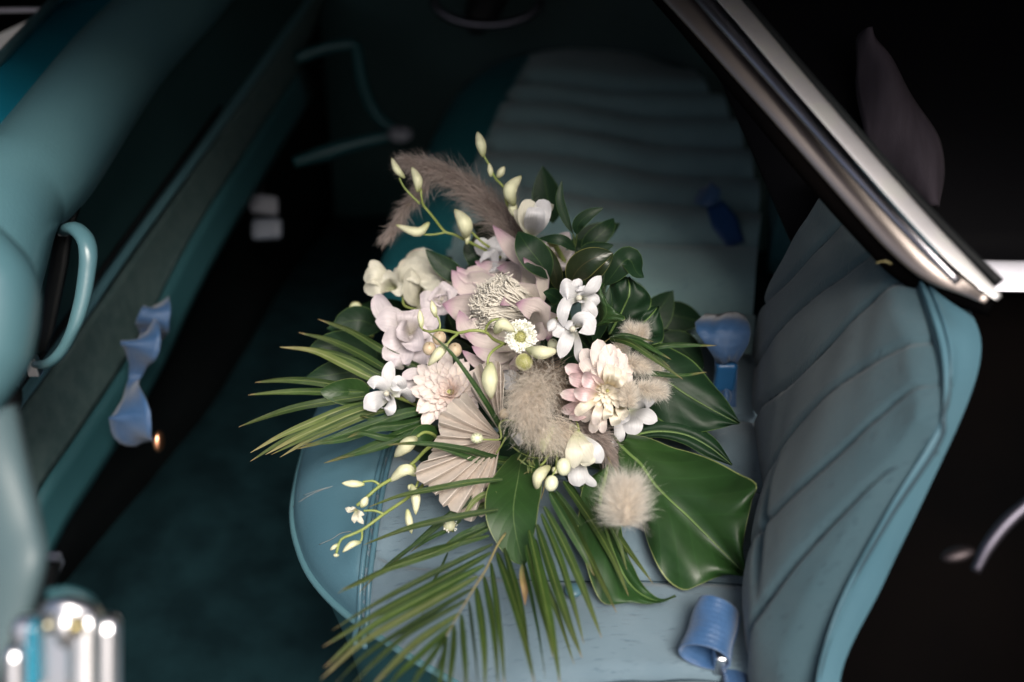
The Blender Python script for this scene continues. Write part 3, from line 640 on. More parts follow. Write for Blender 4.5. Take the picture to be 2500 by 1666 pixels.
bk = box('buckle', q('s', 262, 415, 1.03), (.022, .012, .034), M('dark_blue_buckle', (.02, .10, .24), .3), b3, bevel=.004)
blob('buckle_button', q('s', 268, 492, 1.03), (.006, .005, .008), m_belt, bk, axis=UPV)
b4 = thing('seat_belt', D(1740, 530, 1.35), 'far blue belt dropped at the back of the far seat', 'seat belt', BG)
ribbon('webbing', [(420, 1000, 1.36), (480, 990, 1.34), (540, 1000, 1.34)], [.012, .020, .010], None, 'r', parent=b4, hint=nrm(-FWD+.3*UPV))
ribbon('webbing_end', [(510, 1040, 1.36), (560, 1130, 1.35), (620, 1250, 1.34)], [.012, .018, .012], None, 'r', parent=b4, mat=M('deep_blue_web', (.01, .05, .16), .4))
o = ribbon('belt_scrap', [(1200, 1250, 1.55), (1170, 1340, 1.53), (1160, 1420, 1.55)], [.010, .017, .008], None, 'a', mat=M('deep_blue_web2', (.01, .09, .25), .35))
tag(o, 'small blurred blue belt end low against the kick panel', 'seat belt', BG)

# ================================================================== BOUQUET
GB = 'flowers and foliage of the bridal bouquet'
def W(px_, d): return px_*d/FP          # native pixels -> metres at distance d

def bud(parent, zn, a, b, w, name='bud', mat=None, d=None, mid=None, label=None, hook=0):
    """orchid bud from base a to tip b ((x,y,d) in zone coordinates), greatest width w zone px"""
    mat = mat or m_bud
    A_, B_ = q(zn, *a), q(zn, *b); n = 16
    pts = [A_, q(zn, *mid), B_] if mid else [A_, (A_+B_)/2+facing()*.001, B_]
    C = spline(pts, n); t = np.linspace(0, 1, n)
    r = W(w*zs(zn)/2, a[2])*np.interp(t, [0, .12, .35, .55, .8, .93, 1], [.28, .62, .95, 1, .66, .32, .04])
    v, f, uv = tube_vf(C, r, 12, .85, hint=-FWD)
    # soft three-fold seams
    vv = v.reshape(n, 12, 3); cc = C[:, None]
    k = 1+.07*np.cos(np.arange(12)*2*np.pi/12*3+1)[None, :, None]; vv = cc+(vv-cc)*k
    o = mesh(name, vv.reshape(-1, 3), f, mat, parent, uv=uv, label=label)
    return o
def petal(parent, zn, pts, w, mat, name='petal', n=17, m=9, bow=.006, cup=-.18, base=.3, blunt=.5, hint=None, twist=0, ruffle=.03, prof=None):
    C = [q(zn, *p) for p in pts]
    hv = facing() if hint is None else hint
    if len(C) == 2: C = [C[0], (C[0]+C[1])/2+hv*bow, C[1]]
    C = spline(C, n); hw = W(w*zs(zn)/2, pts[0][2])*(prof_petal(n, base, blunt) if prof is None else prof)
    v, f, uv = blade_vf(C, hw, hv, m, cup=cup, twist=twist, ruffle=ruffle)
    return mesh(name, v, f, mat, parent, uv=uv)
def leaf(parent, zn, pts, w, mat, name='blade', n=22, m=9, cup=.22, twist=0, hint=None, pos=.42, e=.85, ruffle=.03, base=.03):
    C = spline([q(zn, *p) for p in pts], n); hw = W(w*zs(zn)/2, pts[0][2])*prof_leaf(n, e, pos, base)
    v, f, uv = blade_vf(C, hw, facing() if hint is None else hint, m, cup=cup, twist=twist, ruffle=ruffle)
    return mesh(name, v, f, mat, parent, uv=uv)
def leaf3(name, L, Mi, R_, mat, parent, n=36, h=6, puff=.01, wave=.002, k=7, vtroughs=0):
    """traced leaf: left rim, midrib and right rim as 3-D curves"""
    L, Mi, R_ = spline(L, n), spline(Mi, n), spline(R_, n); m = 2*h+1; v = np.zeros((n, m, 3))
    s = np.linspace(-1, 1, m); u = np.linspace(0, 1, n)
    for j, sj in enumerate(s):
        a = abs(sj); E_ = L if sj < 0 else R_
        v[:, j] = Mi*(1-a)+E_*a+facing()*(puff*math.sin(math.pi*min(1, a*1.05))+wave*np.sin((u*k-a*1.3)*2*math.pi)*a)[:, None]
    uu, vv = np.meshgrid(u, s, indexing='ij')
    return mesh(name, v.reshape(-1, 3), grid_faces(n, m), mat, parent, uv=np.stack([uu, vv], -1).reshape(-1, 2))
def stem(parent, zn, pts, w, mat=None, name='stem', n=24, w2=None):
    r0 = W(w*zs(zn)/2, pts[0][2]); r1 = W((w2 or w*.8)*zs(zn)/2, pts[-1][2])
    return tube(name, [q(zn, *p) for p in pts], [r0, r1], mat or m_stem, parent, n=n, m=8)

# ---------------------------------------------------------------- orchid sprays
s = thing('orchid_spray', q('1', 820, 930, 1.0), 'yellow green orchid bud spray arching out at the upper left, five buds', 'orchid spray', GB)
stem(s, '1', [(1300, 1150, 1.02), (1000, 1000, 1.0), (900, 950, 1.0), (820, 925, 1.0), (720, 800, .99), (640, 700, .985), (625, 640, .98), (618, 560, .98)], 26)
stem(s, '1', [(610, 690, .985), (520, 600, .985), (470, 540, .985), (435, 470, .985)], 20)
stem(s, '1', [(820, 935, 1.0), (720, 952, 1.0), (620, 950, 1.0)], 20)
stem(s, '1', [(1200, 1060, 1.0), (1120, 1000, .995), (1040, 920, .99)], 24)
bud(s, '1', (690, 850, 1.0), (405, 870, 1.0), 84, mid=(590, 930, .995))
bud(s, '1', (590, 590, .98), (540, 375, .98), 84, mid=(590, 490, .975))
bud(s, '1', (480, 470, .985), (368, 298, .985), 64, mid=(415, 400, .98))
bud(s, '1', (1000, 980, .99), (905, 735, .985), 130, mid=(990, 860, .975))
bud(s, '1', (1010, 1035, .99), (1020, 900, .99), 50)
s = thing('orchid_spray', q('1', 1340, 520, 1.0), 'tallest orchid spray with one upright bud at its tip and a half open cream bloom', 'orchid spray', GB)
stem(s, '1', [(1560, 1020, 1.0), (1500, 900, .99), (1430, 780, .99), (1350, 690, .985), (1330, 560, .98), (1250, 470, .985), (1200, 360, .985), (1140, 260, .985)], 26)
bud(s, '1', (1150, 290, .985), (1098, 75, .985), 90, mid=(1128, 180, .98))
bud(s, '1', (1215, 460, .985), (1200, 340, .985), 50)
bud(s, '1', (1270, 470, .985), (1330, 370, .98), 66)
bud(s, '1', (1410, 700, .98), (1475, 450, .975), 120, mid=(1375, 570, .965))
bud(s, '1', (1395, 660, .985), (1410, 800, .985), 84)
for pts, w, mt in (([(1560, 960, .99), (1470, 800, .97), (1455, 730, .97)], 110, m_cream), ([(1560, 960, .99), (1520, 800, .955), (1550, 650, .96)], 150, m_cream),
              ([(1560, 960, .99), (1640, 800, .955), (1665, 650, .965)], 150, m_white), ([(1560, 960, .99), (1650, 780, .98), (1750, 695, .97)], 90, m_cream), ([(1560, 960, .99), (1590, 800, .945), (1600, 720, .945)], 170, m_white)):
    petal(s, '1', pts, w, mt, cup=.35)
s = thing('orchid_spray', q('2', 940, 390, .88), 'green stemmed orchid spray arching across the protea with hanging cream buds', 'orchid spray', GB)
stem(s, '2', [(1335, 490, .885), (1240, 450, .87), (1165, 385, .86), (1050, 374, .86), (940, 395, .865), (860, 380, .87), (775, 370, .875), (700, 385, .88), (640, 370, .885)], 28)
stem(s, '2', [(640, 370, .885), (610, 330, .885), (612, 290, .885)], 18)
stem(s, '2', [(775, 370, .875), (782, 320, .875), (765, 270, .875), (745, 235, .875)], 18)
stem(s, '2', [(930, 405, .865), (880, 445, .86), (840, 495, .86)], 24)
stem(s, '2', [(1165, 385, .86), (1185, 330, .855), (1225, 290, .85), (1285, 275, .85)], 24)
stem(s, '2', [(1310, 495, .88), (1240, 540, .865), (1195, 600, .86), (1183, 690, .86)], 26)
bud(s, '2', (625, 350, .885), (608, 195, .885), 58)
bud(s, '2', (745, 260, .875), (708, 115, .875), 60, mid=(725, 190, .87))
bud(s, '2', (845, 490, .86), (680, 675, .855), 92, mid=(770, 570, .85))
bud(s, '2', (1250, 395, .85), (1420, 385, .845), 110, mid=(1310, 320, .84))
bud(s, '2', (1212, 650, .86), (1218, 960, .855), 142, mid=(1205, 790, .85))
bud(s, '2', (1520, 535, .875), (1785, 545, .87), 118, mid=(1650, 560, .86))
s = thing('orchid_spray', q('5', 1000, 1010, .88), 'lower left orchid spray lying over the seat piping, its small buds unopened', 'orchid spray', GB)
stem(s, '5', [(1420, 700, .95), (1300, 770, .92), (1190, 835, .90), (1110, 915, .885), (1000, 1000, .875), (910, 1055, .865), (840, 1115, .86), (775, 1170, .855)], 24)
stem(s, '5', [(1110, 930, .885), (1140, 1000, .87), (1125, 1060, .86)], 18)
stem(s, '5', [(1200, 1020, .89), (1080, 1120, .865), (930, 1222, .845), (880, 1260, .84), (810, 1310, .835), (745, 1340, .83), (680, 1372, .83), (655, 1450, .825)], 20)
stem(s, '5', [(935, 1220, .845), (880, 1200, .845), (815, 1200, .845)], 16)
stem(s, '5', [(805, 1315, .835), (805, 1360, .832), (790, 1390, .83)], 14)
stem(s, '5', [(910, 1048, .868), (870, 1025, .868), (810, 1030, .868)], 16)
stem(s, '5', [(1260, 800, .91), (1230, 755, .895), (1175, 738, .885), (1120, 770, .88)], 22)
bud(s, '5', (1125, 770, .88), (995, 885, .875), 84, mid=(1070, 815, .865))
bud(s, '5', (820, 1045, .866), (685, 1038, .866), 46)
bud(s, '5', (800, 1180, .855), (838, 1115, .855), 50)
bud(s, '5', (1095, 1045, .86), (1122, 1225, .85), 58, mid=(1122, 1120, .85))
bud(s, '5', (1078, 1050, .86), (1110, 1075, .86), 40)
bud(s, '5', (1072, 1190, .85), (1098, 1335, .845), 46)
bud(s, '5', (665, 1395, .828), (618, 1432, .828), 26)
bud(s, '5', (670, 1462, .825), (636, 1460, .825), 22)
bud(s, '5', (800, 1385, .83), (690, 1445, .826), 40, mid=(745, 1400, .825))
bud(s, '5', (1130, 990, .875), (965, 1032, .875), 70, mid=(1060, 960, .865))
for x, y in ((705, 1185), (760, 1275), (815, 1280), (745, 1175), (820, 1225)):
    petal(s, '5', [(772, 1195, .852), (x, y, .845)], 34, m_cream, blunt=.7, n=7, m=5)
s = thing('orchid_spray', q('4', 540, 620, .86), 'cluster of cream buds hanging on curved stems below the pampas tuft', 'orchid spray', GB)
stem(s, '4', [(640, 420, .90), (560, 500, .87), (500, 545, .85), (465, 600, .84), (440, 620, .84)], 18)
stem(s, '4', [(548, 510, .87), (548, 570, .85), (540, 640, .84), (515, 690, .838)], 14)
bud(s, '4', (500, 625, .84), (420, 780, .83), 78, mid=(432, 690, .82))
bud(s, '4', (520, 640, .845), (560, 660, .84), 50)
bud(s, '4', (520, 360, .84), (455, 540, .83), 84, mid=(475, 430, .82))
blob('bud', q('4', 590, 628, .838), (W(18, .84), W(18, .84), W(22, .84)), m_snow, s, axis=UPV)
blob('bud', q('4', 512, 733, .828), (W(17, .83), W(17, .83), W(20, .83)), m_snow, s, axis=nrm(UPV+.3*RT))
# pale curling stems that cross the fan leaf
s = thing('curling_tendril', q('2', 1290, 1250, .86), 'pale green stem curling in front of the dried fan leaf to a tiny spiky pod', 'tendril', GB)
stem(s, '2', [(1470, 1160, .87), (1400, 1140, .86), (1320, 1140, .855), (1285, 1185, .85), (1300, 1250, .85), (1290, 1300, .85), (1200, 1302, .852), (1120, 1300, .853)], 20)
stem(s, '2', [(1340, 1280, .86), (1310, 1340, .86), (1260, 1420, .865)], 18)
blob('pod', q('2', 1095, 1290, .852), (.0045, .0045, .0055), m_snow, s, axis=RT)
for a in np.linspace(0, 2*math.pi, 9)[:-1]:
    stem(s, '2', [(1095, 1290, .85), (1095+50*math.cos(a), 1290+55*math.sin(a), .847)], 7, w2=2, name='sepal', n=5)

# ---------------------------------------------------------------- white orchids
def flower(zn, c, label, pts, mat=m_white, kind='orchid_flower', cat='orchid', lip=None, cup=-.2, stemto=None):
    s = thing(kind, q(zn, *c), label, cat, GB)
    for p in pts:
        w = p[-1]; path = [(c[0], c[1], c[2])]+list(p[:-1]); mt = mat
        petal(s, zn, path, w, mt, cup=cup, blunt=random.uniform(.5, 1.0), hint=facing(random.uniform(-.3, .3), random.uniform(-.3, .3)), ruffle=.11)
    if lip:
        for a in (0, 2.1, 4.2):
            x, y, d, w = lip; petal(s, zn, [(c[0], c[1], c[2]), (x+.35*w*math.cos(a), y+.35*w*math.sin(a), d-.006)], w, mat, name='lip', cup=.5, ruffle=.12)
        blob('column', q(zn, lip[0], lip[1], lip[2]-.006), (.0028, .0028, .004), m_cream, s, axis=facing())
    if stemto: stem(s, zn, [(c[0], c[1], c[2]+.004)]+stemto, 22)
    return s
flower('3', (590, 620, .885), 'upper of two pure white orchids beside the dark leaves, right of the protea',
       [((480, 545, .865), (405, 570, .87), 210), ((665, 560, .87), (760, 430, .87), 120), ((640, 700, .875), (712, 790, .88), 130), ((480, 640, .865), (432, 740, .86), (440, 870, .868), 110), ((560, 520, .87), (600, 520, .875), 120), ((680, 640, .88), (700, 700, .885), 140)], lip=(570, 620, .872, 90))
flower('3', (530, 870, .875), 'lower white orchid with one broad rounded petal touching the dahlia',
       [((610, 830, .855), (700, 930, .86), 190), ((470, 980, .86), (410, 1135, .865), 130), ((440, 880, .87), (345, 940, .872), 150), ((560, 1010, .88), (570, 1110, .885), (620, 1200, .89), 76), ((510, 850, .865), (440, 830, .87), 100)], lip=(515, 885, .862, 60))
s = thing('orchid_bud', q('3', 325, 850, .87), 'single round white bud left of the white orchids', 'bud', GB)
bud(s, '3', (370, 800, .875), (310, 905, .868), 90, mat=m_white); stem(s, '3', [(370, 800, .875), (420, 760, .88), (470, 760, .89)], 16)
flower('5', (975, 520, .925), 'white star shaped orchid on the left over the palm leaflets',
       [((960, 420, .915), (975, 315, .92), 80), ((900, 450, .91), (835, 445, .912), 84), ((880, 560, .905), (815, 600, .905), 120), ((960, 590, .905), (955, 640, .91), 90), ((1040, 500, .925), (1100, 565, .95), 90), ((1010, 450, .915), (1040, 500, .93), 100)], lip=(950, 510, .91, 60), stemto=[(1100, 565, .955), (1150, 600, .97)])
flower('4', (1020, 270, .935), 'white orchid tucked behind the right dahlia, over the big glossy leaf',
       [((1090, 200, .925), (1180, 200, .925), 150), ((1100, 290, .92), (1190, 335, .92), 110), ((1030, 350, .915), (1030, 430, .915), 130), ((950, 340, .92), (945, 440, .915), (890, 500, .905), 70), ((990, 320, .92), (960, 350, .92), 80)], stemto=[(1000, 200, .95)])
flower('1', (400, 1400, 1.05), 'creamy star flower at the far left edge of the blooms, softly blurred',
       [((250, 1250, 1.04), (190, 1170, 1.04), 110), ((230, 1310, 1.03), (130, 1320, 1.04), 150), ((260, 1390, 1.03), (140, 1440, 1.04), 140), ((350, 1330, 1.03), (300, 1290, 1.03), 150), ((420, 1400, 1.03), (440, 1480, 1.03), 120)], mat=m_cream, kind='freesia_flower', cat='flower', cup=.3, stemto=[(460, 1480, 1.04), (485, 1560, 1.03), (640, 1600, 1.02)])
flower('1', (1220, 1200, 1.03), 'white flower with two upright petals behind the top of the protea',
       [((1160, 1080, 1.02), (1080, 1000, 1.02), 150), ((1240, 1060, 1.01), (1300, 955, 1.02), 150), ((1200, 1150, 1.01), (1150, 1100, 1.01), 170), ((1320, 1130, 1.02), (1390, 1130, 1.03), 130), ((1250, 1230, 1.01), (1290, 1300, 1.02), 150)], kind='freesia_flower', cat='flower')
flower('1', (1800, 1120, 1.03), 'pale flower half hidden behind the upright dark leaf sprig',
       [((1700, 1030, 1.02), (1620, 1010, 1.03), 170), ((1800, 1030, 1.015), (1880, 930, 1.02), 150), ((1880, 1150, 1.015), (1960, 1160, 1.03), 170), ((1800, 1200, 1.01), (1760, 1270, 1.02), 180), ((1740, 1120, 1.01), (1690, 1170, 1.01), 170)], mat=m_mvp, kind='freesia_flower', cat='flower')
s = thing('orchid_bud', q('1', 2120, 960, 1.02), 'small white bud at the top right among dark leaves', 'bud', GB)
bud(s, '1', (2100, 1020, 1.02), (2165, 870, 1.02), 90, mat=m_white); stem(s, '1', [(2100, 1020, 1.02), (2100, 1180, 1.03)], 18)
# cream bell flower low centre
s = thing('freesia_flower', q('4', 690, 520, .87), 'cream bell shaped flower opening downward beside the fluffy white tail', 'flower', GB)
for p, w, mt in (([(675, 400, .86), (700, 500, .845), (760, 600, .85)], 150, m_cream), ([(680, 400, .86), (660, 520, .84), (655, 640, .845)], 110, m_cream), ([(700, 430, .865), (780, 520, .85), (832, 605, .855)], 110, m_white),
                 ([(680, 400, .87), (650, 380, .86), (668, 372, .85)], 50, m_cream), ([(690, 560, .87), (680, 680, .86), (692, 755, .86)], 120, m_white), ([(720, 600, .87), (730, 690, .865), (800, 750, .86)], 60, m_white), ([(660, 600, .87), (630, 650, .868), (620, 690, .87)], 90, m_white), ([(700, 500, .862), (740, 560, .85), (790, 600, .852)], 130, m_cream)):
    petal(s, '4', p, w, mt, cup=-.3)
stem(s, '4', [(690, 420, .868), (680, 360, .88), (650, 300, .90)], 16)

# ---------------------------------------------------------------- broad-petalled mauve white blooms on the left
def rose(zn, c, R_, n_p, label, mat, nx=(0, 0), squash=1, kind='lisianthus_flower', rough=1.0, seed=1):
    rr = random.Random(seed); s = thing(kind, q(zn, *c), label, 'flower', GB); c0 = q(zn, *c); nn = facing(*nx)
    a1 = nrm(np.cross(nn, UPV)); a2 = np.cross(nn, a1); Rm = W(R_*zs(zn), c[2])
    for k in range(n_p):
        t = k/(n_p-1); a = k*2.4+rr.uniform(-.2, .2); out = a1*math.cos(a)+a2*math.sin(a)
        L = Rm*(.35+.65*t)*rr.uniform(.9, 1.08); op = .15+1.1*t*rough
        dr = nrm(nn*math.cos(op)+out*math.sin(op)); b0 = c0-nn*Rm*.45+out*Rm*.05
        C = spline([b0, b0+nrm(nn*.7+out*.75)*L*.55, b0+dr*L*.9+nn*L*.15, b0+dr*L*1.1+out*L*.10-nn*L*.02*rr.uniform(-1, 3)], 11)
        v, f, uv = blade_vf(C, Rm*(.30+.32*t)*prof_petal(11, .35, .35), nn-out*.4, 9, cup=.32*(1-.4*t), ruffle=.08)
        mesh('petal', v, f, mat, s, uv=uv)
    return s
flower('e', (560, 1180, .995), 'large mauve white bloom with broad soft petals, left of the protea',
       [((300, 960, .985), (165, 735, .99), 230), ((360, 1040, .975), (165, 1040, .975), 300), ((400, 1250, .97), (240, 1260, .97), 330), ((440, 1400, .965), (420, 1520, .965), 360), ((620, 1400, .965), (640, 1560, .97), 330), ((760, 1250, .975), (840, 1420, .98), 300),
        ((720, 1050, .985), (800, 900, .99), 300), ((560, 1000, .98), (540, 920, .985), 300), ((480, 1150, .96), (400, 1130, .955), 240), ((600, 1250, .955), (600, 1380, .955), 260), ((680, 1150, .965), (750, 1120, .965), 240)], mat=m_mvp, kind='lisianthus_flower', cat='flower', cup=.3)
flower('e', (700, 700, 1.08), 'soft ivory rose at the upper left with rounded overlapping petals',
       [((700, 400, 1.09), (710, 205, 1.09), 380), ((520, 560, 1.085), (385, 440, 1.085), 330), ((860, 520, 1.085), (900, 450, 1.085), 380), ((940, 640, 1.07), (1030, 610, 1.075), 260), ((640, 480, 1.07), (640, 300, 1.07), 400),
        ((690, 560, 1.055), (700, 390, 1.06), 460), ((700, 620, 1.04), (720, 500, 1.045), 480), ((720, 680, 1.03), (760, 590, 1.035), 460), ((560, 640, 1.05), (470, 600, 1.05), 240)], mat=m_cream, kind='rose_flower', cat='rose', cup=.45)
rose('2', (790, 110, 1.0), 150, 9, 'small mauve white bloom between the ivory rose and the protea', m_mvp, (0, .2), seed=8)
s = thing('pale_petal_cluster', q('2', 520, 860, .96), 'dusky lilac pointed petals beneath the white star orchid', 'petals', GB)
for p, w in (([(700, 800, .95), (580, 740, .945), (455, 770, .94)], 100), ([(620, 860, .955), (530, 850, .95), (460, 830, .95)], 110), ([(640, 820, .955), (560, 900, .95), (500, 940, .95)], 100), ([(470, 700, .97), (420, 660, .96), (380, 640, .96)], 100)):
    petal(s, '2', p, w, m_mvp)
s = thing('white_petal_cluster', q('2', 1400, 800, .94), 'white petals showing behind the hanging bud and pampas tuft', 'petals', GB)
for p, w in (([(1500, 800, .935), (1400, 770, .925), (1300, 740, .93)], 110), ([(1480, 860, .935), (1400, 840, .925), (1320, 850, .93)], 90), ([(1400, 1320, .90), (1440, 1300, .89), (1470, 1270, .89)], 90)):
    petal(s, '2', p, w, m_white)

# ---------------------------------------------------------------- dahlias
def dahlia(zn, c, R_, n_p, label, nx, mats, seed=2, inner=.16, side=None):
    rr = random.Random(seed); s = thing('dahlia_flower', q(zn, *c), label, 'dahlia', GB); c0 = q(zn, *c); nn = facing(*nx)
    a1 = nrm(np.cross(nn, UPV)); a2 = np.cross(nn, a1); Rm = W(R_*zs(zn), c[2])
    for k in range(n_p):
        t = (k/(n_p-1))**.75; a = k*2.39996+rr.uniform(-.12, .12); out = a1*math.cos(a)+a2*math.sin(a)
        L = Rm*(.26+.74*t)*rr.uniform(.85, 1.1); op = .12+1.35*t**.8+rr.uniform(-.12, .12); a += rr.uniform(-.2, .2)
        b0 = c0-nn*Rm*(.30+.12*t)+out*Rm*(.04+.10*t)
        dr = nrm(nn*math.cos(op)+out*math.sin(op)); d2 = nrm(nn*math.cos(op-.45)+out*math.sin(op-.45))
        C = spline([b0, b0+d2*L*.45, b0+d2*L*.45+dr*L*.35, b0+d2*L*.45+dr*L*.60+nn*L*rr.uniform(-.03, .04)], 9)
        wd = Rm*(.075+.075*t)*rr.uniform(.85, 1.15)
        v, f, uv = blade_vf(C, wd*prof_petal(9, .4, .75), nn-out*.3, 5, cup=.55*(1-.35*t), ruffle=.03)
        dx = out.dot(RT); mt = mats[0] if t < .42 else (mats[2] if (side is not None and out.dot(side) > .35 and t > .5) else mats[1])
        mesh('petal', v, f, mt, s, uv=uv)
    blob('centre', c0-nn*Rm*.28, (Rm*.13, Rm*.13, Rm*.22), m_pod, s, axis=nn)
    for k in range(7):
        a = k*.9; out = a1*math.cos(a)+a2*math.sin(a); v, f, uv = blade_vf(spline([c0-nn*Rm*.5, c0-nn*Rm*.45+out*Rm*.35, c0-nn*Rm*.32+out*Rm*.62], 6), Rm*.1*prof_leaf(6), nn, 3)
        mesh('sepal', v, f, m_leafd, s, uv=uv)
    return s
dh = dahlia('d', (720, 850, .868), 250, 44, 'large open dahlia on the right, cream with pink outer petals to the left', (.12, .05), (m_dahc, m_dahc, m_dahc), 4)
for (bx, by), (tx, ty), w, dz, mt in [
   ((620, 700), (255, 590), 165, .885, m_dahp), ((620, 800), (298, 700), 165, .88, m_dahp), ((640, 790), (445, 690), 190, .862, m_dahp), ((620, 880), (350, 868), 160, .862, m_dahp), ((600, 920), (203, 882), 140, .878, m_dahp),
   ((620, 930), (365, 1105), 125, .866, m_dahc), ((600, 960), (214, 1065), 150, .89, m_dahp), ((600, 1000), (300, 1140), 140, .888, m_dahp), ((640, 980), (580, 1215), 110, .87, m_dah), ((620, 1040), (545, 1300), 120, .885, m_dah), ((670, 1040), (662, 1300), 100, .885, m_dah),
   ((700, 1000), (700, 1150), 120, .872, m_dahc), ((760, 1040), (800, 1215), 130, .878, m_dahc), ((820, 1000), (900, 1140), 130, .88, m_dahc), ((600, 980), (440, 1180), 120, .885, m_dah),
   ((660, 760), (440, 400), 190, .885, m_dah), ((680, 740), (605, 295), 200, .89, m_dah), ((700, 740), (745, 345), 190, .885, m_dah), ((720, 760), (830, 395), 170, .885, m_dah), ((740, 780), (905, 455), 160, .885, m_dah), ((760, 800), (965, 580), 160, .885, m_dah), ((780, 820), (980, 690), 150, .88, m_dah),
   ((650, 760), (432, 520), 180, .875, m_dah), ((680, 740), (560, 380), 170, .876, m_dah), ((700, 740), (670, 430), 160, .872, m_dah), ((720, 750), (780, 470), 150, .872, m_dah), ((750, 770), (860, 540), 150, .872, m_dah), ((760, 790), (900, 640), 140, .87, m_dahc),
   ((680, 760), (640, 520), 130, .86, m_dah), ((710, 770), (730, 560), 130, .858, m_dahc), ((740, 780), (830, 600), 120, .86, m_dahc), ((770, 790), (880, 700), 120, .862, m_dahc), ((660, 780), (560, 600), 140, .863, m_dah)]:
    j_ = random.uniform(-12, 12)
    petal(dh, 'd', [(bx, by, dz+.006), ((bx+tx)/2+j_, (by+ty)/2+j_, dz-.012), (tx, ty, dz-.004)], w*.95, mt, cup=random.uniform(.3, .6), base=.35, blunt=.62, hint=facing(random.uniform(-.3, .3), random.uniform(-.3, .3)), ruffle=.05, n=12)
dahlia('2', (850, 890, .922), 345, 96, 'peach and blush dahlia half covered by the dried fan leaf', (-.25, .25), (m_peach, m_dah, m_dah), 9)

# ---------------------------------------------------------------- king protea
s = thing('protea_flower', q('2', 1250, 300, .96), 'great dusty pink king protea in the centre with creamy threads inside', 'protea', GB)
BASE = (1480, 520, .985)
BR = [  # middle, tip, width (zone 2 px), depth of the middle / tip
 ((1200, 20, 1.00), (1000, -10, 1.01), (880, -140, 1.01), 260), ((1150, -60, 1.005), (1000, -90, 1.01), (925, -170, 1.01), 170), ((1400, -60, 1.01), (1230, -140, 1.015), (1080, -215, 1.02), 200), ((1500, -80, 1.0), (1400, -150, 1.0), (1260, -160, 1.0), 200),
 ((1560, -150, .975), (1400, -330, .97), (1228, -525, .955), 200),
 ((1660, -30, .955), (1560, -170, .94), (1490, -250, .93), 120),
 ((1640, 250, .91), (1540, 170, .90), (1425, 140, .89), 230),
 ((1200, 260, .975), (980, 190, .97), (800, 150, .96), 330), ((1150, 380, .945), (1010, 360, .94), (945, 200, .95), 200),
 ((1260, 500, .93), (1120, 470, .925), (975, 380, .93), 150), ((1300, 600, .925), (1160, 580, .915), (1050, 505, .915), 140), ((1350, 660, .93), (1200, 640, .92), (1125, 560, .915), 130),
 ((1300, 560, .94), (1120, 650, .93), (965, 540, .935), 140), ((1220, 660, .95), (1120, 700, .94), (1070, 760, .93), 110),
 ((1560, 60, .94), (1400, 100, .925), (1290, 160, .91), 170), ((1620, 400, .915), (1600, 430, .905), (1550, 470, .90), 190), ((1700, 300, .93), (1720, 380, .92), (1700, 470, .91), 200),
 ((1500, 600, .945), (1420, 680, .93), (1330, 710, .93), 140)]
for b in BR:
    w = b[-1]; n = 14; t = np.linspace(0, 1, n)
    C = spline([q('2', *BASE)]+[q('2', *p) for p in b[:-1]], n)
    hw = W(w*zs('2')/2, .95)*np.interp(t, [0, .3, .6, .8, .93, 1], [.5, .85, 1, .72, .33, .02])
    tgt = q('2', 1230, 280, .90)
    v, f, uv = blade_vf(C, hw, facing()*1.0+nrm(tgt-C[n//2])*.6, 9, cup=.12 if b[0][2] < .93 else .36, ruffle=.06)
    mesh('bract', v, f, m_bract, s, uv=uv)
# pale bed of packed florets below the threads
for (x1, y1, w_) in ((1110, -20, 330), (1050, 200, 340), (1090, 400, 300)):
    petal(s, '2', [(1610, 210, .972), ((1610+x1)/2, (210+y1)/2, .955), (x1+40, y1, .972)], w_, m_fil, name='floret_bed', base=.3, blunt=.6, cup=.05)
# threads
prt = []
rr = random.Random(11)
for k in range(950):
    a = rr.random(); r = rr.random()**.6; ax_, ay_ = np.interp(a, [0, .45, .75, 1], [1330, 1110, 1050, 1090]), np.interp(a, [0, .45, .75, 1], [-90, 30, 200, 380])
    bx, by = 1600+rr.uniform(-30, 30), 190+rr.uniform(-60, 90); f_r = .50+.50*r
    tip = q('2', bx+(ax_-bx)*f_r, by+(ay_-by)*f_r, .940+.014*a-.045*(1-r)*r*2+rr.uniform(-.006, .006)); b0 = q('2', bx, by, .965)
    mid = b0*.5+tip*.5+facing()*.020*rr.uniform(.3, 1.1)+UPV*.004*rr.uniform(-1, 1)
    curl = tip+facing()*.003*rr.uniform(-1, 1)+(RT*rr.uniform(-1, 1)+UPV*rr.uniform(-1, 1))*.006
    prt.append(tube_vf(spline([b0, mid, tip, curl], 9), np.interp(np.linspace(0, 1, 9), [0, .8, 1], [.0006, .0009, .0008]), 4))
v, f, uv = join(prt); o = mesh('filaments', v, f, m_fil, s, uv=uv); o['kind'] = 'stuff'
blob('receptacle', q('2', 1430, 440, 1.0), (.024, .024, .03), m_fil, s, axis=nrm(q('2', 1230, 250, .92)-q('2', *BASE)))

